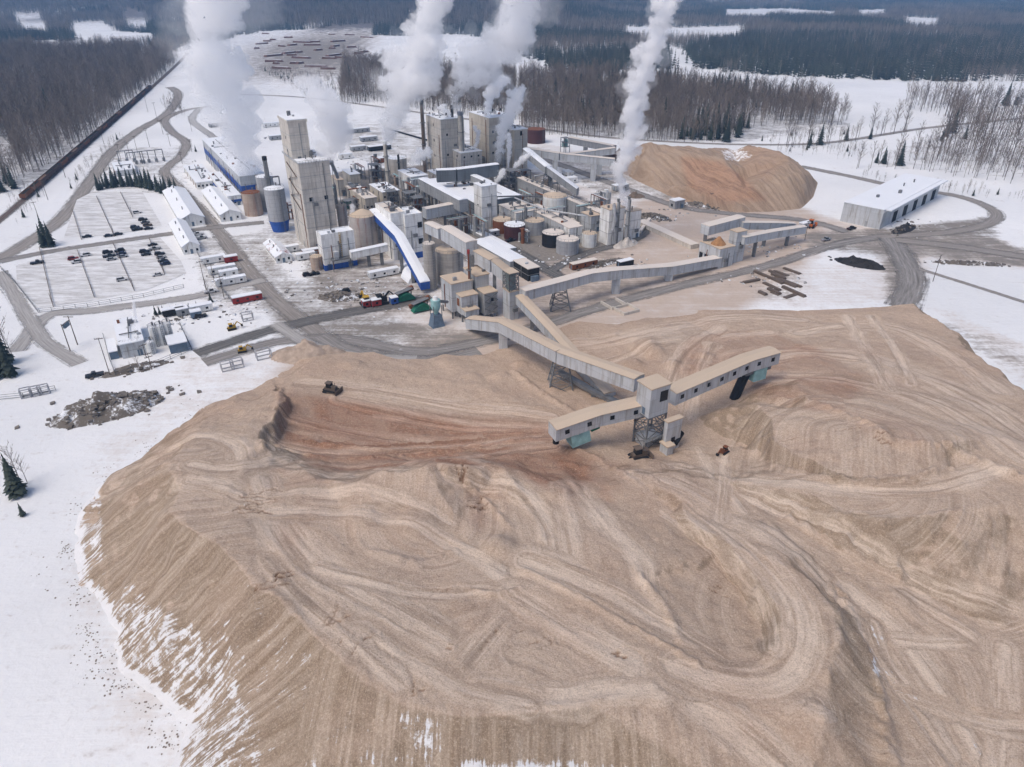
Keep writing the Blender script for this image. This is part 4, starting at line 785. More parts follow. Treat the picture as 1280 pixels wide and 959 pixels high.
# ------------------------------------------------------------------ conveyor galleries
def gallery(name, label, pts, wd, ht, wall='metal', roof='dust', win=None, piers=(), cat='conveyor gallery', pitch=.35):
    """pts: centre of the gallery floor; piers: (point index fraction, kind)"""
    b = Vector((pts[0].x, pts[0].y, 0)); o = thing(name, label, cat, b); P = [p-b for p in pts]
    for i, (p, q) in enumerate(zip(P[:-1], P[1:])):
        d = (q-p); L = d.length; d.normalize(); sd_ = d.cross(Vector((0,0,1))).normalized(); up = Vector((0,0,1))
        e = Vector((0,0,0)) if i == 0 else d*-.02
        def sec(c, hw, z0, z1): return [c-sd_*hw+up*z0, c+sd_*hw+up*z0, c+sd_*hw+up*z1, c-sd_*hw+up*z1]
        m = MB(); m.add(sec(p+e, wd/2, 0, ht)+sec(q, wd/2, 0, ht), [(0,1,5,4),(1,2,6,5),(2,3,7,6),(3,0,4,7),(3,2,1,0),(4,5,6,7)]); body = m.build('wall', M[wall], o)
        hw = wd/2+.25; rs = lambda c: [c-sd_*hw+up*ht, c+sd_*hw+up*ht, c+sd_*hw+up*(ht+.15), c+up*(ht+.15+pitch), c-sd_*hw+up*(ht+.15)]
        MB().add(rs(p+e)+rs(q), [(0,1,6,5),(1,2,7,6),(2,3,8,7),(3,4,9,8),(4,0,5,9),(4,3,2,1,0),(5,6,7,8,9)]).build('roof', M[roof], o)
        if win and (win is True or i in win):
            n = int(L/5)
            for k in range(n):
                for s in (-1, 1):
                    c = p+d*L*(k+.5)/n+sd_*s*(wd/2+.01)+up*ht*.55; MB().beam(c-d*.65, c+d*.65, .12, 1.3).build('window', M['glass'], body)
        n = max(1, int(L/4.5)); 
        for k in range(1, n):
            c = p+d*L*k/n
            MB().add(sec(c-d*.12, wd/2+.07, -.1, ht)+sec(c+d*.12, wd/2+.07, -.1, ht), [(0,1,5,4),(1,2,6,5),(2,3,7,6),(3,0,4,7),(3,2,1,0),(4,5,6,7)]).build('frame_rib', M[wall], body)
    for pr in piers:
        c, kind = pr[0]-b, pr[1]; zg = pr[2] if len(pr) > 2 else 0.0; top = c.z
        if kind == 'pillar': MB().box(c.x-1.6, c.x+1.6, c.y-1.6, c.y+1.6, zg-.5, top-.02).build('pier', M[wall], o)
        elif kind == 'post': MB().box(c.x-.7, c.x+.7, c.y-.7, c.y+.7, zg-.5, top-.02).build('pier', M['steel'], o)
        else:
            q = MB(); s = wd*.5; s2 = wd*.95
            for sx in (-1, 1):
                for sy in (-1, 1): q.beam((c.x+sx*s, c.y+sy*s, top), (c.x+sx*s2, c.y+sy*s2, zg-.5), .35)
            n = 3
            for k in range(n):
                f0, f1 = k/n, (k+1)/n; z0_, z1_ = top+(zg-top)*f0, top+(zg-top)*f1; w0, w1 = s+(s2-s)*f0, s+(s2-s)*f1
                for (ax, ay, bx, by) in ((-1,-1,1,-1), (-1,-1,-1,1), (1,-1,1,1), (-1,1,1,1)):
                    q.beam((c.x+ax*w0, c.y+ay*w0, z0_), (c.x+bx*w1, c.y+by*w1, z1_), .2); q.beam((c.x+bx*w0, c.y+by*w0, z0_), (c.x+ax*w1, c.y+ay*w1, z1_), .2); q.beam((c.x+ax*w1, c.y+ay*w1, z1_), (c.x+bx*w1, c.y+by*w1, z1_), .2)
            q.build('trestle', M['steel'], o)
    return o
TW = W(806, 564, 6)                                     # near corner of the central transfer tower
u30, v30 = axes(GRID); zt = Zat(TW, 488)
# central tower
o = thing('transfer_tower', 'grey clad transfer tower where three chip galleries meet above the pile', 'tower', TW, GRID); Lu, Lv = reach(TW, u30, 829), reach(TW, v30, 790); h = zt-6
MB().box(0, Lu, 0, Lv, h-9.0, h).build('wall', M['metal'], o); slab(o, Lu, Lv, h, M['dust'])
MB().box(Lu*.5, Lu*.9, -.08, .05, h-4.6, h-1.4).build('window', M['glass'], o); MB().box(-.1, .05, Lv*.3, Lv*.5, h-8.5, h-6.4).build('door', M['slate'], o)
for x in (.2, Lu-.2):
    for y in (.2, Lv-.2): MB().box(x-.2, x+.2, y-.2, y+.2, -3, h-9).build('leg', M['steel'], o)
q = MB(); n = 3
for k in range(n):
    za, zb = (h-9)*k/n, (h-9)*(k+1)/n
    for (a, b) in (((0,0),(Lu,0)), ((0,0),(0,Lv)), ((Lu,0),(Lu,Lv)), ((0,Lv),(Lu,Lv))): q.beam((*a, za), (*b, zb), .2); q.beam((*b, za), (*a, zb), .2); q.beam((*a, zb), (*b, zb), .25)
q.build('brace', M['steel'], o)
MB().box(.6, Lu-.6, .6, Lv-.6, -3, 3.0).build('base_house', M['metal'], o); MB().box(-1, Lu+1, -1.2, .0, 3.6, 3.75).build('walkway', M['steel'], o)
q = MB()
for k in range(9): q.beam((-1+(Lu+2)*k/8, -1.2, 3.7), (-1+(Lu+2)*k/8, -1.2, 4.8), .07)
q.beam((-1,-1.2,4.8), (Lu+1,-1.2,4.8), .08).build('guard_rail', M['steel'], o)
q0 = W(826, 565, 6)
o = bld('motor_house', 'grey clad motor house with tan roof at the foot of the transfer tower', (830,568), 848, 826, 529, wall='metal', roof='dust', zbase=6, z0=-3, win=[('F',1,1,4,4,1.4,1.6),('F',1,1,1.2,1.2,1.0,1.6)], door=[('F',.2,1.2,2.4)])
o = bld('control_hut', 'small tan roofed hut in front of the motor house', (833,572), 841, 824, 560, wall='metal', roof='dust', zbase=6.5, z0=-3)
MB().beam((o['Lu']+2,2,2), (o['Lu']+5.5,3.5,3.5), 1.0, 1.0, 10).build('chute', M['black'], o)
# arms
s0, s1, s2 = W(836,503,15.2), W(932,461,16.5), W(966,451,16.5)
o = gallery('stacker_gallery', 'long windowed chip gallery reaching right from the transfer tower', [s0, s1, s2], 4.6, 3.9, win=True)
b = Vector((s0.x, s0.y, 0)); e = s1-b; dv = (s2-s1).normalized(); sdv = Vector((dv.y, -dv.x, 0))
for k, f in enumerate((-12.5, -9.5, -6.5)): c = e+dv*f+sdv*2.42; MB().beam(c-dv*1.4+Vector((0,0,2)), c+dv*1.4+Vector((0,0,2)), .12, 2.8).build('turquoise_panel', M['teal'], o)
MB().beam(e+dv*2+Vector((0,0,-2.2)), e+dv*7+Vector((0,0,-2.2)), 4.2, 4.0).build('drive_cabin', M['teal'], o)
MB().beam(e+dv*1.0+Vector((0,0,.2)), e+dv*-3.5+Vector((0,0,-12.5)), 1.5, 1.5, 10).build('discharge_chute', M['black'], o)
MB().beam(e+dv*-1+Vector((0,0,-.9)), e+dv*9+Vector((0,0,-.9)), 3.2, 1.4).build('drive_frame', M['steel'], o)
s0, s1, s2 = W(803,515,15.0), W(745,528,15.0), W(690,547,13.5)
o = gallery('stacker_gallery', 'short windowed chip gallery reaching left from the transfer tower', [s0, s1, s2], 4.6, 3.7, win=True)
b = Vector((s0.x, s0.y, 0)); e = s2-b; dv = (s1-s2).normalized()
MB().beam(e+dv*5+Vector((0,0,-2.2)), e+dv*10.5+Vector((0,0,-1.8)), 4.0, 4.2).build('drive_cabin', M['teal'], o)
MB().beam(e+dv*1.2+Vector((0,0,.1)), e+dv*1.2+Vector((0,0,-2.2)), .9, .9, 10).build('discharge_chute', M['black'], o)
MB().beam(e+dv*11+Vector((0,0,-.8)), e+dv*13.5+Vector((0,0,-.5)), 3.0, 1.4).build('motor', M['green'], o)
# main gallery from the screening house to the tower
pa, pb, pc = above(588,412,409), above(629,434,414), above(700,492,452); pd = W(798,487,15.4)
gallery('chip_gallery', 'long straight chip gallery with tan roof running to the transfer tower', [pa, pb, pc, pd], 4.4, 4.2, piers=[(pb, 'pillar'), (pc, 'trestle', 2.0)])
# gallery diving under it
pa, pb, pc = above(650,401,379), above(692,440,424), W(762,503,3.2)
gallery('reclaim_gallery', 'chip gallery sloping down beneath the long straight gallery to the pile', [pa, pb, pc], 3.8, 3.4, piers=[(above(665,414,396), 'post')])
q = [above(706,470,466), above(750,500,494)]
gallery('reclaim_belt', 'low open conveyor frame crossing the hollow under the galleries', [W(700,468,5), W(742,492,5), W(790,515,5)], 1.6, 1.2, 'steel', 'steel', piers=[(W(742,492,5), 'post', 2.0)], pitch=.05)
# curved gallery on piers to the receiving station
J = [above(652,400,374), above(700,385,361), above(735,374,351), above(769,366,347), above(835,350,342), above(896,334,331)]
gallery('curved_gallery', 'bent grey chip gallery on piers between screening tower and receiving station', J, 4.4, 4.0, 'metal', 'dustsnow', piers=[(J[1], 'trestle'), (J[3], 'pillar'), (J[4], 'pillar')])
# gallery over the silos
Hh = [W(558,299,21), W(590,319,21), W(620,338,18), W(640,352,15)]
gallery('silo_gallery', 'stepped grey gallery over the twin concrete silos', Hh[:2], 5.0, 5.6, 'metal', 'dustsnow', piers=[(Hh[1], 'post')])
gallery('silo_gallery', 'lower grey gallery falling from the silos to the screening tower', [W(589,322,18), W(618,339,17), W(636,353,13.5)], 4.4, 5.0, 'metal', 'dust', piers=[(W(618,339,17), 'post')])
gallery('silo_link', 'short grey gallery between white block and silos', [W(536,290,20), W(553,298,20)], 4.0, 4.4, 'metal', 'dustsnow', piers=[(W(537,291,20), 'post')])
# blue chute gallery, white link
gallery('blue_gallery', 'blue sloping gallery with snow on top descending beside the white block', [W(468,270,17), W(500,303,14.5), W(532,362,2.0)], 4.2, 3.4, 'blue', 'snow', piers=[(W(500,303,14.5), 'post'), (W(515,331,8.5), 'post')])
gallery('white_link', 'white level pipe bridge from the blue based block to the blue gallery', [above(440,337,323), above(486,330,313)], 3.0, 3.2, 'white', 'snow', piers=[(above(462,333,318), 'post'), (above(478,331,315), 'post')])
# dark galleries round the pulp hall
gallery('dark_gallery', 'dark gallery with snowy roof along the left side of the wide hall', [W(529,236,13), W(580,264,12)], 5, 6, 'grey', 'snow', piers=[(W(545,245,12.5), 'post'), (W(563,255,12), 'post')])
gallery('grey_link_gallery', 'grey level gallery from hall corner to the rust brown drum', [W(582,263,9), W(531,273,9)], 4.4, 5.2, 'metal', 'dustsnow', piers=[(W(556,268,9), 'post')])
gallery('dark_gallery', 'dark gallery with snowy roof in front of the boiler annex', [W(546,227,12), W(570,226,12), W(622,219,12)], 5, 7, 'dark', 'snow', piers=[(W(570,226,12), 'post')])
gallery('dark_gallery', 'narrow gallery running from boiler annex down to the hall corner', [W(585,224,11), W(612,236,10)], 4, 4, 'grey', 'snow', piers=[(W(598,230,10), 'post')])
gallery('snow_gallery', 'steep grey gallery with snow on top descending right of the power house', [W(657,194,20), W(685,217,14), W(722,244,3)], 4.2, 4.2, 'grey', 'snow', piers=[(W(685,217,14), 'trestle')])
gallery('back_gallery', 'grey gallery crossing behind towards the foot of the back heap', [W(658,193,14), W(700,200,13), W(768,207,10)], 4.2, 4.4, 'metal', 'dustsnow', piers=[(W(694,200,13), 'pillar'), (W(742,205,11), 'pillar')])
gallery('back_gallery', 'upper grey gallery ending at the dark mound by the heap', [W(712,179,9), W(768,190,8)], 4.4, 4.4, 'grey', 'dustsnow', piers=[(W(732,183,9), 'pillar')])
gallery('back_gallery', 'grey gallery branching up to the heap from the crossing', [W(700,201,10), W(768,192,14)], 4.0, 4.0, 'metal', 'dustsnow', piers=[(W(750,195,12.5), 'pillar')])
# receiving station
o = bld('receiving_house', 'grey clad lower house of the chip receiving station', (897,336), 915, 872, 312, wall='metal', roof='dust', win=[('L',4,1,3,3,2.2,3)], door=[('F',.5,2,3)])
o = bld('receiving_house', 'square grey upper block right of the orange sawdust', (916,329), 928, 907, 291, wall='metal', roof='dust', win=[('F',1,1,9,9,1.2,2)])
gallery('receiving_gallery', 'level grey gallery with snowy roof above the orange sawdust', [W(880,293,13), W(925,281,13)], 5.0, 4.4, 'metal', 'dustsnow', piers=[(W(882,293,13), 'post'), (W(922,282,13), 'post')])
gallery('loading_gallery', 'grey gallery running right from the receiving station to the yard', [W(926,305,9), W(965,297,7), W(1003,291,4.5)], 3.6, 3.6, 'metal', 'dustsnow', piers=[(W(945,301,8), 'post'), (W(985,294,5.5), 'post')])
gallery('loading_gallery', 'upper sloping grey gallery behind the receiving station', [W(925,286,12), W(968,286,8), W(990,287,5)], 3.4, 3.4, 'metal', 'dustsnow', piers=[(W(958,286,9), 'post')])
pz = W(898,306,8.5); q = MB(); q.cyl(0,0,0,3.6,3.6,.5,14); o = thing('sawdust_heap', 'bright orange sawdust heap on the receiving house roof', 'heap', W(898,305,Zat(W(897,336),312)+.3)); q.build('sawdust', plain('orange_sawdust', (.36,.19,.085)), o)
gallery('truck_ramp', 'long low concrete ramp wall leading left from the receiving station', [W(800,280,0), W(868,311,0)], 5, 2.2, 'concrete', 'dustsnow', pitch=.05)
# screening house: boxes on legs
for nm, lb, c, rx, lx, row, z0, wl_ in [('screening_house', 'largest grey clad block of the chip screening house with bowl-like dusty roof', (566,399), 592, 553, 356, 3.0, 'metal'), ('screening_house', 'grey clad front block of the screening house with a brown door slot', (578,403), 598, 568, 372, 3.0, 'metal'), ('screening_house', 'lowest small grey clad block at the front of the screening house', (583,407), 599, 577, 390, 3.5, 'metal'),
      ('screening_house', 'upper penthouse block behind the rusty pipe stack', (596,392), 612, 581, 346, 0, 'metal'), ('screening_house', 'dark grey clad block with diagonal pipes right of the penthouse', (606,399), 622, 597, 368, 1.5, 'grey')]:
    o = bld(nm, lb, c, rx, lx, row, wall=wl_, roof='dust', z0=z0)
    if z0: legs(o, o['Lu'], o['Lv'], z0, 4)
    if 'brown door' in lb: MB().box(-.1, .05, o['Lv']*.3, o['Lv']*.55, z0+3, o['zt']-1.5).build('door_slot', M['rust'], o)
    if 'diagonal' in lb:
        q = MB(); L = o['Lu']; hh = o['zt']
        for k in range(3): q.beam((0,-.4,1.5+hh*.28*k), (L,-.4,1.5+hh*.28*(k+1)), .25); q.beam((L,-.4,1.5+hh*.28*k), (0,-.4,1.5+hh*.28*(k+1)), .25)
        q.build('brace', M['steel'], o); MB().box(L*.5,L*.5+1.2,-.08,.05,7,8.4).build('window', M['glass'], o)
o = bld('screening_tower', 'slim grey column tower with lattice head where galleries cross', (637,401), 648, 629, 366, wall='metal', roof='dust')
Lu, Lv, z = o['Lu'], o['Lv'], o['zt']; zh = Zat(W(637,401), 343); q = MB()
for k in range(3):
    za, zb = z+(zh-z)*k/3, z+(zh-z)*(k+1)/3
    for (a, b) in (((0,0),(Lu,0)), ((0,0),(0,Lv)), ((Lu,0),(Lu,Lv)), ((0,Lv),(Lu,Lv))): q.beam((*a, za), (*b, zb), .22); q.beam((*b, za), (*a, zb), .22); q.beam((*a, zb), (*b, zb), .25); q.beam((*a, za), (*a, zb), .3)
q.build('lattice', M['steel'], o); MB().box(.8, Lu-.8, .8, Lv-.8, z+.4, zh-.5).build('head_box', plain('weathered_teal', (.20,.26,.26)), o); MB().box(-.2, Lu+.2, -.2, Lv+.2, zh, zh+.3).build('head_roof', M['dust'], o)
# cyclone
p = W(546,407); o = thing('cyclone', 'pale green cyclone over a slate hopper beside the screening house', 'cyclone', p, GRID)
MB().add([(-2.6,-2.2,0),(2.6,-2.2,0),(2.6,2.2,0),(-2.6,2.2,0),(-1.6,-1.6,5),(1.6,-1.6,5),(1.6,1.6,5),(-1.6,1.6,5)], [(0,3,2,1),(4,5,6,7),(0,1,5,4),(1,2,6,5),(2,3,7,6),(3,0,4,7)]).build('hopper', M['slate'], o)
MB().cyl(0,0,5,8,.7,1.9,16).build('cone', M['teal'], o); MB().cyl(0,0,8,11,1.9,n=16).build('drum', M['teal'], o); MB().cyl(0,0,11,12.4,1.2,.8,14).build('outlet', M['whitetank'], o)
MB().beam((1.5,0,10), (6,2,8), .6, .6, 10).build('inlet_pipe', M['steel'], o)
for sx in (-1.7, 1.7):
    for sy in (-1.7, 1.7): MB().box(sx-.12, sx+.12, sy-.12, sy+.12, 4.5, 9).build('leg', M['steel'], o)
# open sheds by the lane
o = bld('lane_shed', 'open fronted dark shed with dusty snow roof beside the mill lane', (660,352), 674, 642, 337, wall='black', roof='dustsnow'); MB().box(o['Lu']*.2, o['Lu']*.8, -1.6, -.1, 0, 2.4).build('stored_tank', M['slate'], o)
gallery('covered_store', 'long low snow covered store between silos gallery and mill lane', [W(600,306,0), W(648,333,0)], 9, 3.0, 'grey', 'snow')
gallery('covered_store', 'second snow covered row behind the silo gallery', [W(578,282,0), W(640,315,0)], 5, 1.6, 'grey', 'snow')
gallery('retaining_wall', 'low concrete wall beside the lane below the kiln tower', [W(800,292,0), W(812,276,0)], 1.2, 1.6, 'concrete', 'dustsnow', pitch=.02)

# ------------------------------------------------------------------ vehicles
PAINT = dict(black=plain('car_black', (.012,.012,.014), .3), charcoal=plain('car_charcoal', (.03,.032,.036), .3), white=plain('car_white', (.6,.6,.6), .3), silver=plain('car_silver', (.28,.29,.3), .3), red=plain('car_red', (.25,.03,.025), .3), navy=plain('car_navy', (.015,.025,.07), .3), brown=plain('car_brown', (.10,.07,.05), .4))
CARM = {}
def car_meshes(kind):
    if kind in CARM: return CARM[kind]
    L, Wd, hb, hc = dict(sedan=(4.6,1.8,.85,1.42), suv=(4.8,1.9,1.0,1.75), pickup=(5.8,2.0,1.05,1.85))[kind]; w = Wd/2
    b = MB(); b.prism([(-L/2,.35),(L/2,.35),(L/2,hb*.8),(L/2-.25,hb),(-L/2+.15,hb),(-L/2,hb*.85)], -w, w)
    c = MB(); g0, g1, r0, r1 = dict(sedan=(-1.7,1.0,-1.0,.35), suv=(-2.2,1.0,-1.95,.4), pickup=(-.6,1.25,-.45,.7))[kind]
    c.add([(g0,-w*.95,hb),(g1,-w*.95,hb),(g1,w*.95,hb),(g0,w*.95,hb),(r0,-w*.75,hc-.06),(r1,-w*.75,hc-.06),(r1,w*.75,hc-.06),(r0,w*.75,hc-.06)], [(4,5,6,7),(0,1,5,4),(1,2,6,5),(2,3,7,6),(3,0,4,7)])
    r = MB().box(r0, r1, -w*.76, w*.76, hc-.06, hc+.02)
    wh = MB().beam((0,-.12,.34), (0,.12,.34), .34, .34, 12); li = MB().box(-.05,.05,-.2,.2,hb*.62,hb*.8)
    CARM[kind] = (b.mesh('body'), c.mesh('cabin_glass'), r.mesh('cabin_roof'), wh.mesh('wheel'), li.mesh('lamp'), L, w); return CARM[kind]
def car(label, px, py, colour, kind='sedan', rz=GRID, group=None, flip=False):
    b, c, r, wh, li, L, w = car_meshes(kind); o = thing({'sedan': 'parked_car', 'suv': 'parked_car', 'pickup': 'pickup_truck'}[kind], label, 'car' if kind != 'pickup' else 'pickup', W(px, py)+Vector((0,0,.12)), rz+(math.pi if flip else 0), group)
    link('body', b, o, PAINT[colour]); link('cabin_glass', c, o, M['glass']); link('cabin_roof', r, o, PAINT[colour])
    for x in (-L*.31, L*.31):
        for y in (-w+.1, w-.1): q = link('wheel', wh, o, M['blackrubber']); q.location = (x, y, 0)
    for x, mt in ((L/2, 'whitetank'), (-L/2, 'lampred')):
        for y in (-w*.65, w*.65): q = link('headlight' if x > 0 else 'tail_light', li, o, M[mt]); q.location = (x, y, 0)
    return o
G1, G2 = 'cars in the upper parking lot', 'cars in the lower parking lot'
for lb, px, py, cl, kd, g in [
 ('black sedan alone at the left of the upper lot', 109,297,'black','sedan',G1), ('black sedan, left of a pair at the upper lot front', 136,296,'charcoal','sedan',G1), ('black sedan, right of a pair at the upper lot front', 148,294,'black','sedan',G1), ('black pickup at the front of the dark cluster in the upper lot', 172,288,'black','pickup',G1), ('charcoal suv behind the black pickup in the upper lot', 169,285.5,'charcoal','suv',G1), ('dark sedan lowest in the right column of the upper lot cluster', 186,287,'black','sedan',G1), ('brown suv second from bottom in the upper lot cluster', 185,283,'brown','suv',G1), ('charcoal sedan third from bottom in the upper lot cluster', 182,279.5,'charcoal','sedan',G1), ('black suv topmost of the upper lot cluster', 179,276,'black','suv',G1), ('white car under snow at the back of the upper lot', 172,267,'white','suv',G1),
 ('charcoal pickup alone at the left of the lower lot', 47,330,'charcoal','pickup',G2), ('red suv in the second row of the lower lot', 92,325,'red','suv',G2), ('white suv just below the red suv', 96,329,'white','suv',G2), ('white suv beside the road in the second row', 107,320.5,'white','suv',G2), ('black suv topmost in the third row, left column', 135,317,'black','suv',G2), ('charcoal pickup middle of third row, left column', 137,321.5,'charcoal','pickup',G2), ('silver sedan lowest in third row, left column', 140,325.5,'silver','sedan',G2), ('black suv topmost in third row, right column', 150,315,'black','suv',G2), ('navy sedan middle of third row, right column', 152,318.5,'navy','sedan',G2), ('silver sedan lowest in third row, right column', 154,322,'silver','sedan',G2),
 ('black suv upper of the pair left of the last row', 181,316,'black','suv',G2), ('charcoal sedan lower of the pair left of the last row', 183,319.5,'charcoal','sedan',G2), ('black sedan topmost of the last row by the road', 191,307.5,'black','sedan',G2), ('silver pickup second in the last row of the lower lot', 194,312.5,'silver','pickup',G2), ('charcoal suv third in the last row of the lower lot', 200,319,'charcoal','suv',G2), ('silver sedan fourth in the last row of the lower lot', 202,323,'silver','sedan',G2), ('black sedan fifth in the last row of the lower lot', 204,327.5,'black','sedan',G2), ('navy suv lowest in the last row of the lower lot', 207,331.5,'navy','suv',G2), ('white suv with dark roof alone in the lower half of the lot', 153,351,'white','suv',G2), ('white sedan alone near the right end of the lower lot', 197,345,'white','sedan',G2),
 ('white pickup by the fence sign below the site trailers', 264,366,'white','pickup',None), ('white pickup beside the short gabled hall', 248,294,'white','pickup',None), ('silver pickup second beside the short gabled hall', 252,299,'silver','pickup',None), ('dark suv parked among trailers near small conifers', 251,397,'charcoal','suv',None), ('black suv on the snow beside the squat olive tank', 385,345,'black','suv',None), ('black pickup next to the black suv by the squat tank', 392,344,'black','pickup',None), ('black suv alone in the scrap yard', 431,366,'black','suv',None), ('dark pickup on the snow at the lower left by the fence', 119,471,'charcoal','pickup',None), ('charcoal pickup near the maroon tank', 638,302,'charcoal','pickup',None), ('black suv by the slim white tower foot', 599,289,'black','suv',None), ('dark pickup at the foot of the truck shed corner', 1064,287,'black','pickup',None), ('silver pickup by the yard junction under the shed', 1032,301,'silver','pickup',None)]:
    car(lb, px, py, cl, kd, GRID+R(rnd.uniform(-4,4)), g, rnd.random() < .5)
def dozer(name, label, px, py, rz, mat, s=1.0, arm=False, ground=None):
    p = onpile(px, py) if ground is None else W(px, py, ground); p.z -= .05; o = thing(name, label, 'bulldozer' if not arm else 'excavator', p, rz); o.scale = (s, s, s)
    for y in (-1.35, 1.35):
        q = MB(); q.prism([(-2.4,.35),(-2.0,0),(2.0,0),(2.4,.35),(2.4,.75),(2.0,1.1),(-2.0,1.1),(-2.4,.75)], y-.35, y+.35); q.build('track', M['black'], o)
    MB().box(-2.0,2.2,-.9,.9,.7,1.9).build('body', M[mat], o); MB().prism([(.6,1.9),(2.3,1.9),(2.3,2.5),(.6,2.7)], -.7, .7).build('engine_hood', M[mat], o)
    cb = MB(); cb.prism([(-1.3,1.9),(.5,1.9),(.4,3.5),(-1.2,3.5)], -.85, .85); c = cb.build('cab', M['glass'], o); MB().box(-1.5,.6,-1.0,1.0,3.5,3.7).build('cab_roof', M[mat], c)
    MB().cyl(1.5,.4,2.6,3.6,.1,n=8).build('exhaust', M['black'], o)
    if not arm:
        MB().prism([(3.0,.1),(3.3,.0),(3.15,.8),(3.3,1.7),(3.05,1.7),(2.9,.8)], -2.3, 2.3).build('blade', M[mat], o)
        for y in (-1.8, 1.8): MB().beam((-.5,y,.7), (3.0,y,.6), .25).build('push_arm', M[mat], o)
        MB().beam((-2.2,0,1.2), (-3.2,0,.2), .4).build('ripper', M['black'], o)
    else:
        MB().beam((1.0,0,1.6), (3.4,0,4.2), .5).build('boom', M[mat], o); MB().beam((3.4,0,4.2), (5.4,0,2.0), .4).build('stick', M[mat], o); MB().box(5.0,6.1,-.6,.6,1.0,2.1).build('bucket', M['black'], o)
    return o
dozer('bulldozer', 'dark bulldozer working alone on the floor of the red hollow', 414, 490, R(-20), 'wood', .95)
dozer('bulldozer', 'dark brown bulldozer below the transfer tower', 798, 573, R(20), 'wood', 1.0)
dozer('excavator', 'small rusty excavator beside the round mound', 905, 566, R(-140), 'rust', .55, True)
dozer('bulldozer', 'orange loader with lights on the yard behind the receiving station', 1013, 284, R(60), 'orange', 1.2, False, 0)
dozer('excavator', 'yellow loading crane in the scrap yard', 458, 382, R(120), 'yellow', 1.2, True, 0)
dozer('excavator', 'black loader in the scrap yard beside the red bins', 476, 380, R(30), 'black', 1.2, True, 0)
dozer('excavator', 'yellow and blue machine on the snow by the yard road', 290, 412, R(30), 'yellow', .7, True, 0)
dozer('excavator', 'yellow pipe machine on the snow right of the steel frames', 303, 440, R(20), 'yellow', .65, True, 0)
# tilted truck dumpers
for lb, px, py in (('upper green truck dumper with raised rusty bed', 507, 376), ('lower green truck dumper with raised rusty bed', 527, 389)):
    o = thing('truck_dumper', lb, 'truck dumper', W(px, py), GRID)
    q = MB(); n = 10
    pr = [(-4.2, .6)]+[(-4.2+8.4*k/n, .6+3.0*math.sin(math.pi*k/n)**.7) for k in range(1, n)]+[(4.2, .6)]
    q.prism(pr, -1.5, 1.5).build('tipping_bed', M['green'], o); MB().beam((-4.5,1.9,2.0), (4.5,1.9,4.6), 1.4, 1.6).build('rusty_frame', M['rust'], o); MB().beam((-4,-.2,4.0), (3.5,1.0,4.9), 2.4, .3).build('ramp', M['steel'], o)
    for x in (-3.5, 0, 3.5): MB().box(x-.2, x+.2, 1.7, 2.1, 0, 3.2).build('post', M['steel'], o)
for lb, px, py in (('white arched tent nearest the twin silos, upper one', 518, 344), ('white arched tent nearest the twin silos, lower one', 521, 353)):
    o = thing('storage_tent', lb, 'tent', W(px, py), GRID); q = MB(); n = 10
    q.prism([(4*math.cos(math.pi*k/n), 3.4*math.sin(math.pi*k/n)) for k in range(n+1)], 0, 9).build('fabric', M['snow'], o); MB().box(-1.6,1.6,-.08,.04,0,2.4).build('opening', M['glass'], o)

# ------------------------------------------------------------------ the train
rq = spline([W(*p) for p in railq], 12); seg = [0.0]
for a, b in zip(rq[:-1], rq[1:]): seg.append(seg[-1]+(b-a).length)
def along(d):
    for i in range(len(seg)-1):
        if seg[i+1] >= d: f = (d-seg[i])/(seg[i+1]-seg[i]); return rq[i].lerp(rq[i+1], f), math.atan2(rq[i+1].y-rq[i].y, rq[i+1].x-rq[i].x)
    return rq[-1], 0
for side in (-.75, .75):
    v = []; 
    for i, p in enumerate(rq):
        d = (rq[min(i+1,len(rq)-1)]-rq[max(0,i-1)]).normalized(); n = Vector((-d.y,d.x,0)); c = p+n*side
        v += [tuple(c-n*.06+Vector((0,0,.0)))[:2]+(.12,), tuple(c+n*.06)[:2]+(.12,), tuple(c+n*.06)[:2]+(.32,), tuple(c-n*.06)[:2]+(.32,)]
    f = [(i*4+k, i*4+(k+1) % 4, i*4+4+(k+1) % 4, i*4+4+k) for i in range(len(rq)-1) for k in range(4)]
    me = bpy.data.meshes.new('rail'); me.from_pydata(v, [], f); me.materials.append(M['rust']); o = bpy.data.objects.new('rail', me); COL.objects.link(o); o['kind'] = 'structure'
gm_ = MB(); Lw = 16.0
gm_.add([(-Lw/2,-1.5,1.1),(Lw/2,-1.5,1.1),(Lw/2,1.5,1.1),(-Lw/2,1.5,1.1),(-Lw/2,-1.5,3.6),(Lw/2,-1.5,3.6),(Lw/2,1.5,3.6),(-Lw/2,1.5,3.6)], [(0,3,2,1),(0,1,5,4),(1,2,6,5),(2,3,7,6),(3,0,4,7)])
for k in range(9): x = -Lw/2+Lw*k/8; gm_.box(x-.1,x+.1,-1.62,-1.5,1.1,3.6).box(x-.1,x+.1,1.5,1.62,1.1,3.6)
wb = gm_.mesh('body'); ld = MB()
for k in range(8): ld.add([(-Lw/2+.1+k*2,-1.45,2.6),(-Lw/2+2+k*2,-1.45,2.6),(-Lw/2+2+k*2,1.45,2.6),(-Lw/2+.1+k*2,1.45,2.6),(-Lw/2+1+k*2,0,3.9)], [(0,1,4),(1,2,4),(2,3,4),(3,0,4),(3,2,1,0)])
wl2 = ld.mesh('load'); bg = MB().box(-1.4,1.4,-1.1,1.1,.5,1.1)
for x in (-.9,.9):
    for y in (-.75,.75): bg.beam((x,y-.07,.75), (x,y+.07,.75), .45, .45, 10)
bgm = bg.mesh('bogie')
d0 = 0
_p = W(35,246)
d0 = min(range(0, int(seg[-1])), key=lambda d: (along(d)[0]-_p).length); d1 = min(range(0, int(seg[-1])), key=lambda d: (along(d)[0]-W(190,109)).length)
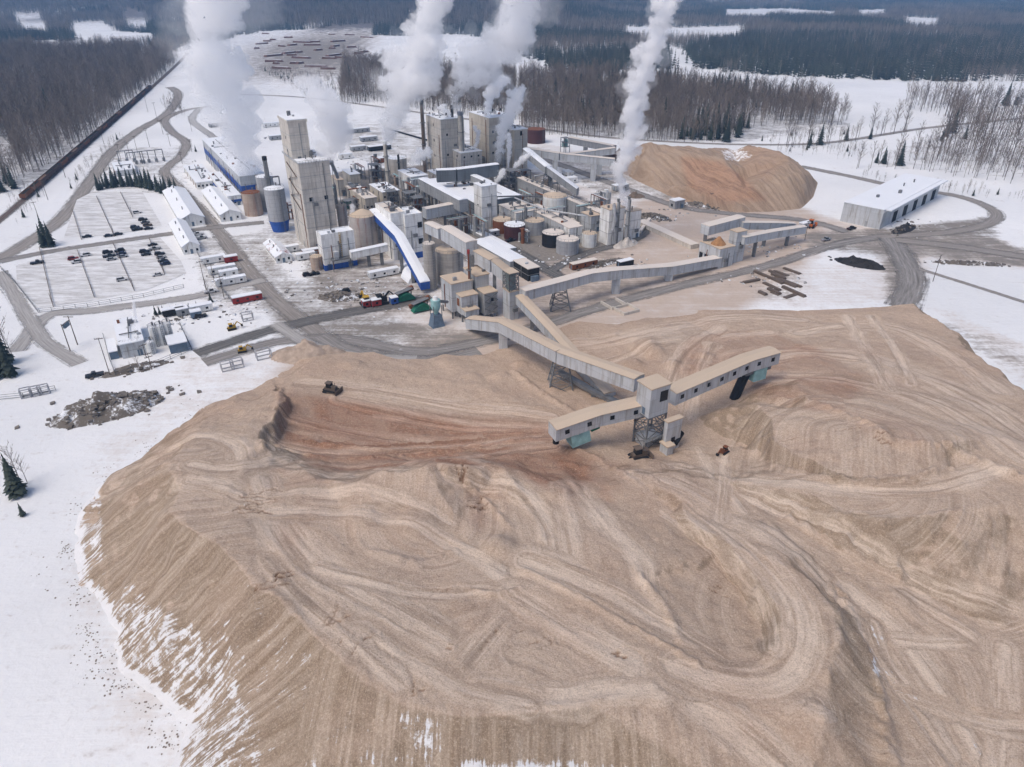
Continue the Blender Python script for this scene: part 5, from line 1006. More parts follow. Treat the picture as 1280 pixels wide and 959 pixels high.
nw = int((d1-d0)/17.4); rustd = plain('dark_rust', (.09,.045,.035)); coal = plain('dark_load', (.035,.03,.028)); chipl = plain('chip_load', (.22,.14,.10))
for i in range(min(nw, 30)):
    p, a = along(d0+17.4*i); o = thing('freight_wagon', f'open rust brown freight wagon, {ordinal(i)} from the near end of the train', 'wagon', p+Vector((0,0,.22)), a, 'wagons of the freight train')
    link('body', wb, o, M['rust'] if i % 4 == 1 or i == 0 else rustd); link('load', wl2, o, chipl if i % 5 == 2 else coal)
    for x in (-5.6, 5.6): b = link('bogie', bgm, o, M['black']); b.location = (x, 0, 0)

# ------------------------------------------------------------------ poles, fences, plug-in rails, frames
def pole(label, px, py, row, arms=1, name='utility_pole', lamp=False, r=.16):
    p = W(px, py); h = Zat(p, row); o = thing(name, label, 'pole' if not lamp else 'lamp post', p, GRID+R(rnd.uniform(-20,20)))
    MB().cyl(0,0,0,h,r,r*.6,8).build('pole', M['wood'], o)
    for k in range(arms):
        a = MB().box(-1.3,1.3,-.08,.08,h-.6-k*1.2,h-.4-k*1.2).build('crossarm', M['wood'], o)
        for x in (-1.2,-.5,.5,1.2): MB().cyl(x,0,h-.4-k*1.2,h-.05-k*1.2,.07,n=6).build('insulator', M['steel'], a)
    if lamp: MB().box(-.1,1.2,-.15,.15,h-.1,h+.1).build('lamp_head', M['steel'], o)
    return o
for i, (px, py, row) in enumerate([(258,364,326),(1166,352,319),(152,203,180),(163,198,177),(172,191,170),(187,184,160),(197,152,128),(204,168,150),(213,183,167),(228,205,190),(82,222,196),(60,250,226),(48,272,252),(130,180,158),(240,165,145),(185,140,119),(888,255,241),(395,300,283),(1006,300,276),(747,258,238),(268,352,330),(280,372,345),(183,447,430),(190,462,441),(138,470,422),(240,190,174)]):
    pole(['utility pole by the trailer fence with a blue sign box','lone pole on the snow beside the narrow east strip','pole in the substation, leftmost','pole in the substation, second from its left','tallest pole of the substation group','pole beside the highway bend above the substation','pole between highway and upper road fork','pole inside the upper road loop, nearer the highway','pole inside the upper road loop, nearer the mill road','pole beside the mill road by the office','pole along the railway nearest the highway curve','pole along the railway beside the train, next one down','pole along the railway at the near end of the train','pole between railway and highway halfway along','pole on the snow right of the road fork','pole on the snow near the far end of the train','thin pole at the foot of the back heap','pole by the tall tower foot','pole at the end of the loading gallery','thin pole on the snow behind the grey hall','pole in the middle of the trailer fence','pole at the lower end of the trailer fence','pole right of the pale blue steel building','pole among bare bushes below the pale blue building','fence corner pole left of the pale blue building','pole between mill road and blue hall'][i], px, py, row, 1+(i % 2))
p = W(97,431); o = thing('pole_frame', 'two tall wooden poles carrying a transformer on the open snow', 'utility pole', p, 0); q2 = W(88,439)-p; h = Zat(p, 395)
MB().cyl(0,0,0,h,.2,.14,8).build('pole', M['wood'], o); MB().cyl(q2.x,q2.y,0,h*.93,.2,.14,8).build('pole', M['wood'], o); MB().beam((q2.x,q2.y,h*.86), (0,0,h*.86), .3,.3).build('crossarm', M['wood'], o)
MB().beam((q2.x*.8,q2.y*.8,h*.8), (q2.x*.2,q2.y*.2,h*.8), .8, 1.6).build('transformer', M['slate'], o); MB().box(-1.8,1.8,-.1,.1,h-.5,h-.3).build('crossarm', M['wood'], o)
for i, (a, b, lb) in enumerate([((50,312),(67,384),'first plug-in rail from the left in the lower lot'),((97,314),(118,372),'second plug-in rail from the left in the lower lot'),((142,306),(168,364),'third plug-in rail from the left in the lower lot'),((187,300),(206,344),'fourth plug-in rail from the left in the lower lot'),((91,264),(102,300),'leftmost plug-in rail in the upper lot'),((121,247),(143,296),'middle plug-in rail in the upper lot'),((151,242),(166,272),'rightmost plug-in rail in the upper lot')]):
    A_, B_ = W(*a), W(*b); o = thing('plug_in_rail', lb, 'parking rail', A_); d = B_-A_; n = max(3, int(d.length/6))
    MB().beam((0,0,.9), d+Vector((0,0,.9)), .25, .3).build('rail', M['wood'], o)
    for k in range(n+1): c = d*k/n; MB().box(c.x-.09,c.x+.09,c.y-.09,c.y+.09,0,1.2).build('post', M['wood'], o)
    MB().cyl(d.x,d.y,0,6,.12,n=6).build('end_pole', M['wood'], o)
def fence(label, pts, h=1.8):
    P = [W(*p) for p in pts]; o = thing('chain_fence', label, 'fence', P[0]); b = P[0]
    for p, q in zip(P[:-1], P[1:]):
        d = q-p; n = max(1, int(d.length/4)); m = MB()
        for z in (h, h*.55, .3): m.beam(p-b+Vector((0,0,z)), q-b+Vector((0,0,z)), .1, .1)
        m.build('rail', M['steel'], o)
        for k in range(n+1): c = p-b+d*k/n; MB().box(c.x-.06,c.x+.06,c.y-.06,c.y+.06,0,h+.1).build('post', M['steel'], o)
fence('dark fence along the site trailers beside the pole line', [(247,318),(262,342),(290,378)])
fence('fence at the left edge of the lower parking lot', [(2,337),(20,355),(48,391)])
fence('fence along the lower edge of the parking lot', [(50,391),(110,384),(180,372),(230,360)])
fence('fence round the pale blue steel building', [(130,422),(138,452),(145,470),(200,455),(240,438),(226,408)])
fence('dark fence line at the left snow edge by the white frames', [(0,500),(30,497),(70,488)])
for i, (px, py, L, lb) in enumerate([(34,496,3,'white steel crate frame, leftmost by the fence'),(46,494,3,'white steel crate frame, middle by the fence'),(56,492,3,'white steel crate frame, rightmost by the fence'),(285,462,4,'grey steel frame on the snow near the pile, left one'),(297,459,4,'grey steel frame on the snow near the pile, middle one'),(330,447,5,'grey steel frame on the snow near the pile, right one'),(310,400,4,'grey steel frame between the yard road and trailers')]):
    o = thing('steel_frame', lb, 'frame', W(px, py), GRID); s = L/2; h = 3.0
    for x in (-s, s):
        for y in (-s*.6, s*.6): MB().box(x-.14,x+.14,y-.14,y+.14,0,h).build('post', M['chrome'], o)
    for z in (.2, h):
        for y in (-s*.6, s*.6): MB().box(-s,s,y-.14,y+.14,z-.14,z+.14).build('rail', M['chrome'], o)
        for x in (-s, s): MB().box(x-.14,x+.14,-s*.6,s*.6,z-.14,z+.14).build('cross_rail', M['chrome'], o)
for i, (px, py, n) in enumerate([(150,205,3),(162,207,3),(178,205,4)]):
    o = thing('substation_gantry', ['left substation gantry of steel lattice','middle substation gantry of steel lattice','right substation gantry nearest the conifer row'][i], 'substation', W(px, py), GRID); h = 9
    for k in range(n): MB().box(k*5-.25,k*5+.25,-.25,.25,0,h).build('column', M['steel'], o); MB().box(k*5-1,k*5+1,2,3.6,0,2.4).build('transformer', M['grey'], o)
    MB().box(0,(n-1)*5,-.3,.3,h-.5,h).build('beam', M['steel'], o)
bld('substation_house', 'long low grey control house in front of the substation gantries', (146,221), 171, 142, 214, wall='metal', roof='snow')

# ------------------------------------------------------------------ loose heaps and rubble
def rocks(mb, r_, c, spread, n, s0, s1, zf=None):
    for _ in range(n):
        x = c[0]+r_.gauss(0, spread[0]); y = c[1]+r_.gauss(0, spread[1]); s = r_.uniform(s0, s1); z = zf(x, y) if zf else 0.0
        vs_ = [(x+s*r_.uniform(.5,1.1)*a, y+s*r_.uniform(.5,1.1)*b, z+s*r_.uniform(.3,.8)*e) for a in (-1,1) for b in (-1,1) for e in (-.4,1)]
        mb.add(vs_, [(0,1,3,2),(4,6,7,5),(0,4,5,1),(2,3,7,6),(0,2,6,4),(1,5,7,3)])
def mound(name, label, px, py, rx_, ry_, hgt, mat, seed, rz=0.0, n=22, rockmat=None, nr=0, cat='mound'):
    o = thing(name, label, cat, W(px, py), rz); mb = MB(); r_ = random.Random(seed); vs_ = []; N = n
    for j in range(N+1):
        for i in range(N+1):
            x, y = -1+2*i/N, -1+2*j/N; d = math.hypot(x, y); nz = float(vnoise(np.array(x*3+seed), np.array(y*3), seed)+.6*vnoise(np.array(x*8+seed), np.array(y*8), seed+1))
            vs_.append((x*rx_, y*ry_, hgt*max(0, 1-d**1.3)*(1+1.9*nz)-.15*(d > .9)))
    mb.add(vs_, [(j*(N+1)+i, j*(N+1)+i+1, (j+1)*(N+1)+i+1, (j+1)*(N+1)+i) for j in range(N) for i in range(N)]); mb.build('mound', mat, o, True)
    if nr: q = MB(); rocks(q, r_, (0,0), (rx_*.5, ry_*.5), nr, .2, .9, lambda x, y: hgt*max(0, 1-math.hypot(x/rx_, y/ry_)**1.3)); g = q.build('rubble', rockmat, o); g['kind'] = 'stuff'
    return o
rub = snowroof('rubble_soil', (.15,.13,.11), .15); blk = plain('black_soil', (.03,.028,.027)); rockm = plain('grey_rock', (.17,.15,.13))
mound('rubble_heap', 'grey brown rubble heap streaked with snow on the left snowfield', 136, 512, 17, 8, 4.5, rub, 4, GRID, 26, rockm, 260, 'rubble heap')
mound('soil_mound', 'black soil mound on the snow below the truck shed', 1074, 330, 12, 6, 2.6, blk, 9, R(-40), 18, blk, 40)
mound('soil_mound', 'dark spoil heap by the open door side of the truck shed', 1130, 287, 13, 4, 2.0, blk, 12, R(40), 18, rockm, 60)
mound('bark_mound', 'dark brown mound under the back galleries beside the heap', 772, 200, 14, 10, 7, plain('bark', (.09,.05,.035)), 15, 0, 18)
mound('gravel_mound', 'small brown gravel mound on the snow by the rear road', 795, 246, 6, 4, 2.2, plain('gravel_brown', (.16,.12,.09)), 17, 0, 12)
mound('chip_mound', 'small tan chip mound at the left rear edge of the great pile', 385, 443, 14, 8, 4, plain('chip_tan', (.42,.33,.26)), 21, 0, 20)
mound('pale_mound', 'pale snow dusted mound beside the lane under the kiln tower', 782, 306, 9, 4, 2.4, plain('pale_dust', (.5,.46,.42)), 25, R(40), 18)
mound('scrap_heap', 'scrap heap with snow in the middle of the yard', 423, 372, 9, 5, 2.0, rub, 28, 0, 16, rockm, 120, 'scrap heap')
mound('rock_row', 'row of dark boulders on the dusty ground behind the curved gallery', 755, 330, 13, 3, 1.2, rub, 31, GRID, 14, rockm, 90, 'rubble heap')
mound('scrap_heap', 'dark scrap heap on the dusty yard right of the kiln tower', 817, 272, 11, 5, 2.2, rub, 33, R(-30), 16, rockm, 110, 'scrap heap')
mound('scrap_heap', 'dark scrap row at the foot of the back heap by the hut', 880, 258, 14, 4, 2.2, rub, 35, R(-30), 16, rockm, 110, 'scrap heap')
mound('rubble_bank', 'dark rubble bank on the snow by the east road', 1210, 330, 18, 2.5, 1.2, rub, 37, R(-8), 16, rockm, 90, 'rubble heap')
mound('bush_bank', 'ditch bank with dark brush below the pale blue building', 168, 462, 12, 3, 1.4, rub, 39, GRID, 14, rockm, 70, 'bank')
# old slabs and timbers beside the snow field right of centre
for i in range(16):
    f = i/15; p = W(925+rnd.uniform(-10,70), 345+rnd.uniform(-6,26)); o = thing('concrete_slab', f'old dark slab lying in the foundation ruins, {ordinal(i)} in the scatter', 'slab', p, R(rnd.choice((-60,30))+rnd.uniform(-6,6)), 'slabs of the foundation ruins'); L = rnd.uniform(4, 13)
    o['label'] = 'dark weathered slab lying among the foundation ruins on the snow'
    MB().box(-L/2,L/2,-.7,.7,0,rnd.uniform(.5,1.3)).build('slab', M['wood'], o); MB().box(-L/2+.1,L/2-.1,.72,1.4,0,.35).build('broken_edge', M['wood'], o)
for i, (a, b, lb) in enumerate([((780,395),(800,390),'concrete box kerb behind the pile, right one'),((765,388),(776,386),'concrete box kerb behind the pile, left one')]):
    o = thing('concrete_pit', lb, 'pit', W(*a), GRID); MB().box(0,8,0,.5,0,1.2).build('kerb', M['concrete'], o); MB().box(0,.5,.5,8,0,1.2).build('kerb', M['concrete'], o); MB().box(7.5,8,.5,8,0,1.2).build('kerb', M['concrete'], o)
r_ = random.Random(11); q = MB()                       # clods that rolled off the pile on to the snow
for (px, py, n, s) in [(95,640,30,10),(85,690,40,8),(100,740,40,10),(110,790,45,10),(125,830,60,12),(150,850,60,12),(185,880,40,14),(210,920,50,14),(140,600,30,14),(180,560,30,14),(230,520,25,12),(70,720,15,20)]:
    for _ in range(n): p = W(px+r_.gauss(0, s), py+r_.gauss(0, s)); rocks(q, r_, (p.x, p.y), (.1,.1), 1, .05, .2)
o = q.build('chip_clods', plain('frozen_clods', (.22,.18,.15))); o['kind'] = 'stuff'; tag(o, 'scattered frozen clods on the snow along the pile foot', 'clods')
q = MB()
for (px, py, n, sx, sy) in [(430,365,90,35,10),(470,360,70,30,10),(620,318,60,25,8),(340,320,40,20,8),(270,350,40,18,14),(300,390,40,20,8),(760,330,50,30,6),(960,310,50,40,6),(830,270,50,25,6),(700,325,30,20,5),(420,275,60,30,8),(560,262,60,30,8),(680,240,70,40,10),(220,400,50,25,8),(450,205,70,25,10),(230,220,40,20,8),(1130,280,40,25,5),(960,350,50,30,8),(560,255,60,20,8),(380,70,90,40,12),(390,330,40,12,6),(500,285,40,25,8)]:
    for _ in range(n): p = W(px+r_.gauss(0, sx), py+r_.gauss(0, sy)); rocks(q, r_, (p.x, p.y), (.1,.1), 1, .15, .75)
o = q.build('scrap_debris', snowroof('dark_scrap', (.13,.115,.10), .3)); o['kind'] = 'stuff'; tag(o, 'dark scrap and debris littered over the mill yards', 'debris')
# log decks in the far yard and stored wagons behind the mill
lm = plain('log_bark', (.17,.09,.065), .9, .4, 0, 1.5)
r_ = random.Random(77); k = 0
for row in range(7):
    for cI in range(6):
        px, py = 325+cI*24+r_.uniform(-12,12)+row*2, 44+row*6.5+r_.uniform(-3.5,3.5)
        if not (318 < px < 462) or (px > 430 and py > 70): continue
        p = W(px, py); L = r_.uniform(10, 40); o = thing('log_deck', 'long brown snow dusted log deck in the far log yard', 'log deck', p, R(r_.choice((5,20,-25,60))+r_.uniform(-12,12)), 'log decks in the far yard')
        q = MB()
        for j in range(4): q.prism([(-L/2,0),(L/2,0),(L/2-1.5,2.6-j*.4),(-L/2+1.5,3.0-j*.3)], j*2.0-4, j*2.0-2.05)
        q.build('logs', lm, o); MB().box(-L/2+2, L/2-3, -2.5, .5, 2.3, 2.9).build('snow_cover', M['patchy'], o)
for i in range(10):
    a, b = W(487,163), W(532,176); p = a.lerp(b, i/9); o = thing('stored_wagon', f'dark stored wagon behind the mill, {ordinal(i)} from the left of its row', 'wagon', p+Vector((0,0,.1)), math.atan2(b.y-a.y, b.x-a.x), 'stored wagons behind the mill'); o.scale = ((b-a).length/9/17.2,)*3
    link('body', wb, o, M['black']); link('load', wl2, o, coal)
    for x in (-5.6, 5.6): bgo = link('bogie', bgm, o, M['black']); bgo.location = (x, 0, 0)
for i, (px, py, L, wl_, lb) in enumerate([(432,168,22,'grey','grey long shed lowest of the row behind the steam'),(452,178,14,'grey','small grey hut beside the rear sidings'),(462,190,18,'black','dark hut row behind the thin chimney'),(440,190,12,'grey','low hut behind the tall tower'),(470,205,14,'rust','rusty hut left of the large pale tank'),(425,200,10,'white','white hut directly behind the tall tower'),(330,160,20,'white','white hut seen left of the tall shaft, upper'),(338,176,12,'grey','grey hut seen left of the tall shaft, lower'),(270,190,14,'white','white hut under the widest plume'),(262,160,16,'grey','grey hut inside the road fork'),(700,232,14,'white','white flat hut beside the rear road'),(770,240,10,'grey','grey hut on the snow behind the kiln stacks')]):
    trailer('rear_hut', lb, (px, py), L, 5, 3.5, wl_, 'snow', cat='hut')
rk2 = random.Random(31); PR = [(455,225),(468,232),(476,222),(505,250),(520,258),(535,262),(548,262),(562,236),(586,232),(600,226),(625,232),(650,238),(668,246),(664,262),(684,282),(720,282),(732,278),(744,262),(758,272),(560,296),(585,292),(450,262),(438,262),(448,246),(500,232),(540,214),(604,212),(630,214),(420,262),(360,275),(326,246),(690,262),(640,292),(608,300),(660,305),(770,292)]
for i, (px, py) in enumerate(sorted(PR)):
    p = W(px, py)
    o = thing('pipe_rack', f'{ordinal(i)} tangle of steel pipes and vessels counting from the left of the mill', 'pipework', p, GRID+R(rk2.choice((0,90)))); L = rk2.uniform(8, 18); h = rk2.uniform(5, 13); lv = 2
    for k in range(3):
        for y in (-1, 1): MB().box(L*k/2-.15, L*k/2+.15, y-.15, y+.15, 0, h).build('post', M['steel'], o)
    for j in range(4):
        MB().beam((0,-1+j*.66,h-.2), (L,-1+j*.66,h-.2), rk2.uniform(.15,.32), .25, 8).build('pipe', M[rk2.choice(('steel','rust','grey','metal','teal'))], o)
    for j in range(3):
        x = rk2.uniform(0, L); MB().cyl(x, rk2.uniform(-2,2), 0, rk2.uniform(3,h+2), rk2.uniform(.5,1.4), n=12).build('vessel', M[rk2.choice(('steel','rust','grey','whitetank','tan'))], o)
    MB().box(-.5, L+.5, -1.6, 1.6, h*.5, h*.5+.15).build('walkway', M['steel'], o)
for o in list(COL.objects): hidden_props(o)

# ------------------------------------------------------------------ trees
barkm = NT('bare_bark'); barkm.col(barkm.mix(barkm.rnd(), (.11,.095,.085), (.25,.225,.2))); barkm = barkm.m
twigm = NT('bare_twigs'); twigm.col(twigm.mix(twigm.rnd(), (.10,.08,.068), (.27,.22,.18))); twigm = twigm.m
firm = NT('conifer_needles'); firm.col(firm.mix(firm.rnd(), (.026,.036,.031), (.055,.07,.055))); firm = firm.m
def bare_tree(seed, h, limbs=22, twigs=5, sides=4, wide=.17):
    r_ = random.Random(seed); tr, cr = MB(), MB(); bx, by = r_.uniform(-.03,.03)*h, r_.uniform(-.03,.03)*h; r0 = h*.012
    P = [Vector((0,0,-.3)), Vector((bx*.4,by*.4,h*.4)), Vector((bx,by,h*.75)), Vector((bx*1.3,by*1.3,h))]; rr = [r0, r0*.72, r0*.4, r0*.1]
    ring = lambda p, r: [(p.x+r*math.cos(2*math.pi*i/sides), p.y+r*math.sin(2*math.pi*i/sides), p.z) for i in range(sides)]
    vs_ = sum([ring(p, r) for p, r in zip(P, rr)], [])
    tr.add(vs_, [(k*sides+i, k*sides+(i+1) % sides, (k+1)*sides+(i+1) % sides, (k+1)*sides+i) for k in range(3) for i in range(sides)])
    def at(f):
        f = f*3 if False else f
        if f < .4: return P[0].lerp(P[1], f/.4)
        if f < .75: return P[1].lerp(P[2], (f-.4)/.35)
        return P[2].lerp(P[3], (f-.75)/.25)
    def sliver(a, b, w_):
        d = b-a; s_ = d.cross(Vector((r_.uniform(-1,1), r_.uniform(-1,1), r_.uniform(-1,1)))); s_ = s_.normalized()*w_ if s_.length > 0 else Vector((w_,0,0)); cr.add([a-s_, a+s_, b], [(0,1,2)])
    for k in range(limbs):
        f = .32+.64*(k+r_.random())/limbs; a = at(f); an = r_.uniform(0, 6.283); L = h*wide*(1.35-f)*r_.uniform(.7,1.3); e = a+Vector((math.cos(an)*L, math.sin(an)*L, L*r_.uniform(.9,1.7)))
        if e.z > h*1.03: e.z = h*1.03
        sliver(a, e, h*.0045)
        for _ in range(twigs):
            g = r_.uniform(.3, 1.0); c = a.lerp(e, g); ta = an+r_.uniform(-1.3,1.3); tl = L*r_.uniform(.3,.6); sliver(c, c+Vector((math.cos(ta)*tl*.6, math.sin(ta)*tl*.6, tl*r_.uniform(.5,1.1))), h*.0042)
    return tr.mesh('trunk'), cr.mesh('crown')
def conifer(seed, h, tiers=10, n=10, wide=.24):
    r_ = random.Random(seed); tr, cr = MB(), MB(); tr.cyl(0,0,-.3,h*.95,h*.013,h*.003,5)
    for k in range(tiers):
        f = k/(tiers-1); z = h*(.07+.86*f); rad = h*wide*(1-f*.93)*r_.uniform(.85,1.1); off = r_.uniform(0, 6.28)
        for i in range(n):
            a = off+2*math.pi*(i+r_.uniform(-.25,.25))/n; L = rad*r_.uniform(.7,1.15); w_ = rad*.42; top = Vector((0,0,z+h*.09)); tip = Vector((math.cos(a)*L, math.sin(a)*L, z-h*.035*r_.uniform(.6,1.4))); sd_ = Vector((-math.sin(a), math.cos(a), 0))
            m_ = Vector((math.cos(a)*L*.55, math.sin(a)*L*.55, z+h*.012)); cr.add([top, m_+sd_*w_, tip, m_-sd_*w_], [(0,1,2),(0,2,3)])
    return tr.mesh('trunk'), cr.mesh('crown')
def joined(name, parts):
    vs_, fs_, mi = [], [], []
    for me, k in parts:
        n = len(vs_); vs_ += [tuple(v.co) for v in me.vertices]; fs_ += [tuple(i+n for i in p.vertices) for p in me.polygons]; mi += [k]*len(me.polygons)
    me = bpy.data.meshes.new(name); me.from_pydata(vs_, [], fs_); me.polygons.foreach_set('material_index', mi); return me
BARE = [bare_tree(100+i, 1.0*h_, 26, 6) for i, h_ in enumerate((24, 26, 22, 27, 20, 25))]
FIR = [conifer(200+i, h_) for i, h_ in enumerate((20, 17, 22, 14))]
def set_tree(name, label, p, kind, idx, s, group, rz):
    o = thing(name, label, 'tree', p, rz, group); o.scale = (s, s, s); tr, cr = (BARE if kind == 'bare' else FIR)[idx]
    link('trunk', tr, o, barkm); link('crown', cr, o, twigm if kind == 'bare' else firm); return o
rt = random.Random(21)
# single conifers: pixel of the foot, row of the top
def fir(label, px, py, row, group=None):
    p = W(px, py); h = Zat(p, row); i = rt.randrange(4); s = h/(20, 17, 22, 14)[i]; return set_tree('conifer', label, p, 'fir', i, s, group, rt.uniform(0, 6.28))
def bare(label, px, py, row, group=None, name='bare_tree'):
    p = W(px, py); h = Zat(p, row); i = rt.randrange(6); s = h/(24, 26, 22, 27, 20, 25)[i]; return set_tree(name, label, p, 'bare', i, s, group, rt.uniform(0, 6.28))
fir('taller dark conifer on the snow island by the parking road', 59, 306, 268); fir('shorter dark conifer beside the taller one on the road island', 65, 308, 276); fir('third conifer on the road island, lowest and left', 55, 309, 279)
for k in range(34):
    f = (k % 17)/16; fir('dark conifer in the dense row between road and workshop', 122+f*100+rt.uniform(-2,2), 238-10*math.sin(f*3.1)+f*12-3*(k//17), 238-10*math.sin(f*3.1)+f*12-3*(k//17)-rt.uniform(16,26), 'conifers in the row by the workshop')
for k, (px, py, h_) in enumerate([(195,394,13),(200,393,11),(205,394,13),(214,391,9),(222,390,10),(237,387,9),(247,388,12)]): fir(['leftmost small conifer behind the white silos','second small conifer behind the white silos','third small conifer behind the white silos','fourth small conifer along the trailer hedge','fifth small conifer along the trailer hedge','sixth small conifer along the trailer hedge','rightmost small conifer along the trailer hedge'][k], px, py, py-h_)
fir('dark conifer on the left snowfield with bare saplings behind', 24, 619, 566); fir('second dark conifer close beside on the left snowfield', 17, 612, 578); fir('tiny conifer alone on the left snowfield', 29, 645, 628)
fir('lone conifer by the mill road above the office', 245, 190, 181)
for k in range(3): bare(['bare sapling rising behind the left snowfield conifers','thin bare sapling right of the left snowfield conifers','bare sapling left of the left snowfield conifers'][k], (27,34,13)[k], (606,603,602)[k], (556,572,570)[k])
for k, (px, py, row) in enumerate([(8,455,400),(-4,470,405),(14,470,425)]): fir(['dark conifer cut by the left edge, highest','dark conifer cut by the left edge, lowest','small dark conifer inside the left edge'][k], px, py, row)
for k, (px, py, row) in enumerate([(10,440,380),(3,430,385),(18,450,410)]): bare(['tall bare tree at the left edge above dark conifers','second bare tree at the left edge','small bare tree right of the left edge trees'][k], px, py, row)
for k, (px, py, row) in enumerate([(10,230,200),(18,236,206),(3,240,212)]): fir(['dark conifer at the left end of the train, tallest','dark conifer at the left end of the train, right one','dark conifer at the left end of the train, left one'][k], px, py, row)

# woods: places on the ground, by region of the photograph
def region(polys, holes, step_, seed, jit=.45, zfun=None, xr=None, yr=None):
    allp = [W(*p) for poly in polys for p in poly]; x0, x1 = min(p.x for p in allp), max(p.x for p in allp); y0, y1 = min(p.y for p in allp), max(p.y for p in allp)
    gx_, gy_ = np.meshgrid(np.arange(x0, x1, step_), np.arange(y0, y1, step_)); r_ = np.random.RandomState(seed)
    x = (gx_+r_.uniform(-jit, jit, gx_.shape)*step_).ravel(); y = (gy_+r_.uniform(-jit, jit, gx_.shape)*step_).ravel()
    px, py = proj(x, y, 0*x); k = np.zeros(x.shape, bool)
    for poly in polys: k |= inside(px, py, poly)
    for poly in holes: k &= ~inside(px, py, poly)
    return x[k], y[k]
near_polys = [[(648,166),(700,170),(760,174),(850,178),(915,178),(940,160),(960,157),(1055,157),(1060,148),(1010,128),(940,118),(860,112),(820,102),(760,101),(700,101),(650,102)],
  [(1060,212),(1110,200),(1165,182),(1190,160),(1170,146),(1130,136),(1130,128),(1300,131),(1420,140),(1420,252),(1290,236),(1200,222),(1120,212)],
  [(-330,255),(0,243),(40,218),(78,198),(120,168),(165,128),(214,88),(224,70),(150,66),(130,68),(60,66),(0,70),(-330,75)],
  [(425,132),(470,128),(540,140),(605,148),(645,150),(645,100),(560,96),(520,84),(470,88),(430,84)], [(940,181),(1000,186),(1080,176),(1140,164),(1130,162),(1050,172),(960,178)]]
near_holes = [[(935,165),(975,160),(1060,162),(1075,155),(1060,143),(1085,137),(1140,152),(1140,160),(1000,184),(935,182)], [(0,95),(48,97),(42,106),(0,104)], [(98,116),(126,114),(122,124),(100,126)], [(-40,176),(14,178),(22,214),(-40,222)], [(175,62),(205,62),(180,80)], [(440,100),(490,106),(480,118),(430,110)], [(1210,140),(1290,142),(1290,150),(1210,148)]]
nx_, ny_ = region(near_polys, near_holes, 4.8, 3)
fkind = fbm(nx_, ny_, 90, 15, 3)+np.random.RandomState(4).uniform(-.35,.35,len(nx_))
npx, npy = proj(nx_, ny_, 0*nx_); thin = np.random.RandomState(6).rand(len(nx_)) < np.where(npx > 1040, .42, .9)+np.where(fbm(nx_, ny_, 45, 19, 2) > .25, -.35, 0)
nx_, ny_, fkind, npx, npy = nx_[thin], ny_[thin], fkind[thin], npx[thin], npy[thin]; isfir = fkind > .47
vis = (npx > -5) & (npx < 1285) & (npy > 60)
# steam hides some; the 300 that show largest stand at the near edges of the woods
score = np.where(vis, npy*1.0, -1e9)
dens = {}
order = np.argsort(-score)
pick = []
cells = {}
for i in order:
    if len(pick) >= 300: break
    key = (int(npx[i]//6), int(npx[i] > 640)); c = cells.get(key, 0)
    if c >= 3: continue
    cells[key] = c+1; pick.append(i)
pick = np.array(pick); rest = np.ones(len(nx_), bool); rest[pick] = False
gl = [('bare tree on the near edge of the wood along the railway', 'bare trees along the railway wood'), ('bare tree on the near edge of the wood behind the mill', 'bare trees behind the mill'), ('bare tree on the near edge of the wood by the loop road', 'bare trees by the loop road')]
gf = [('dark conifer on the near edge of the wood along the railway', 'conifers along the railway wood'), ('dark conifer on the near edge of the wood behind the mill', 'conifers behind the mill'), ('dark conifer on the near edge of the wood by the loop road', 'conifers by the loop road')]
for i in pick:
    k = 0 if npx[i] < 300 else (1 if npx[i] < 1000 else 2); lb, g = (gf if isfir[i] else gl)[k]
    if isfir[i]: set_tree('conifer', lb, (nx_[i], ny_[i], 0), 'fir', rt.randrange(4), rt.uniform(.5,1.0), g, rt.uniform(0,6.28))
    else: set_tree('bare_tree', lb, (nx_[i], ny_[i], 0), 'bare', rt.randrange(6), rt.uniform(.5,1.0)*(.8 if npx[i] > 1040 else 1), g, rt.uniform(0,6.28))
# ---- masses of trees by geometry nodes
def source(name, me, mats):
    for m_ in mats: me.materials.append(m_)
    return bpy.data.objects.new(name, me)
SRC_B = [source('bare_tree_source', joined('bare_tree_source', [(BARE[i][0], 0), (BARE[i][1], 1)]), (barkm, twigm)) for i in range(6)]
SRC_F = [source('conifer_source', joined('conifer_source', [(FIR[i][0], 0), (FIR[i][1], 1)]), (barkm, firm)) for i in range(4)]
def clump(seed, fir_share, size=21.0, n=13):
    r_ = random.Random(seed); ps = []
    small = [bare_tree(500+seed*7+i, 20, 9, 3, 3) for i in range(3)]; smf = [conifer(600+seed*7+i, 19, 6, 6, .17) for i in range(2)]
    vs_, fs_, mi = [], [], []
    for _ in range(n):
        x, y = r_.uniform(-.5,.5)*size, r_.uniform(-.5,.5)*size; s = r_.uniform(.6,1.1); fr = r_.random() < fir_share; tr, cr = r_.choice(smf if fr else small); a = r_.uniform(0,6.28)
        for me, k in ((tr, 0), (cr, 2 if fr else 1)):
            b = len(vs_); vs_ += [(x+s*(v.co.x*math.cos(a)-v.co.y*math.sin(a)), y+s*(v.co.x*math.sin(a)+v.co.y*math.cos(a)), s*v.co.z) for v in me.vertices]; fs_ += [tuple(i+b for i in p.vertices) for p in me.polygons]; mi += [k]*len(me.polygons)
    me = bpy.data.meshes.new('clump_source'); me.from_pydata(vs_, [], fs_); me.polygons.foreach_set('material_index', mi); return source('clump_source', me, (barkm, twigm, firm))
CL_B = [clump(i, .06) for i in range(3)]; CL_F = [clump(10+i, .85) for i in range(3)]; CL_M = [clump(20+i, .35) for i in range(2)]
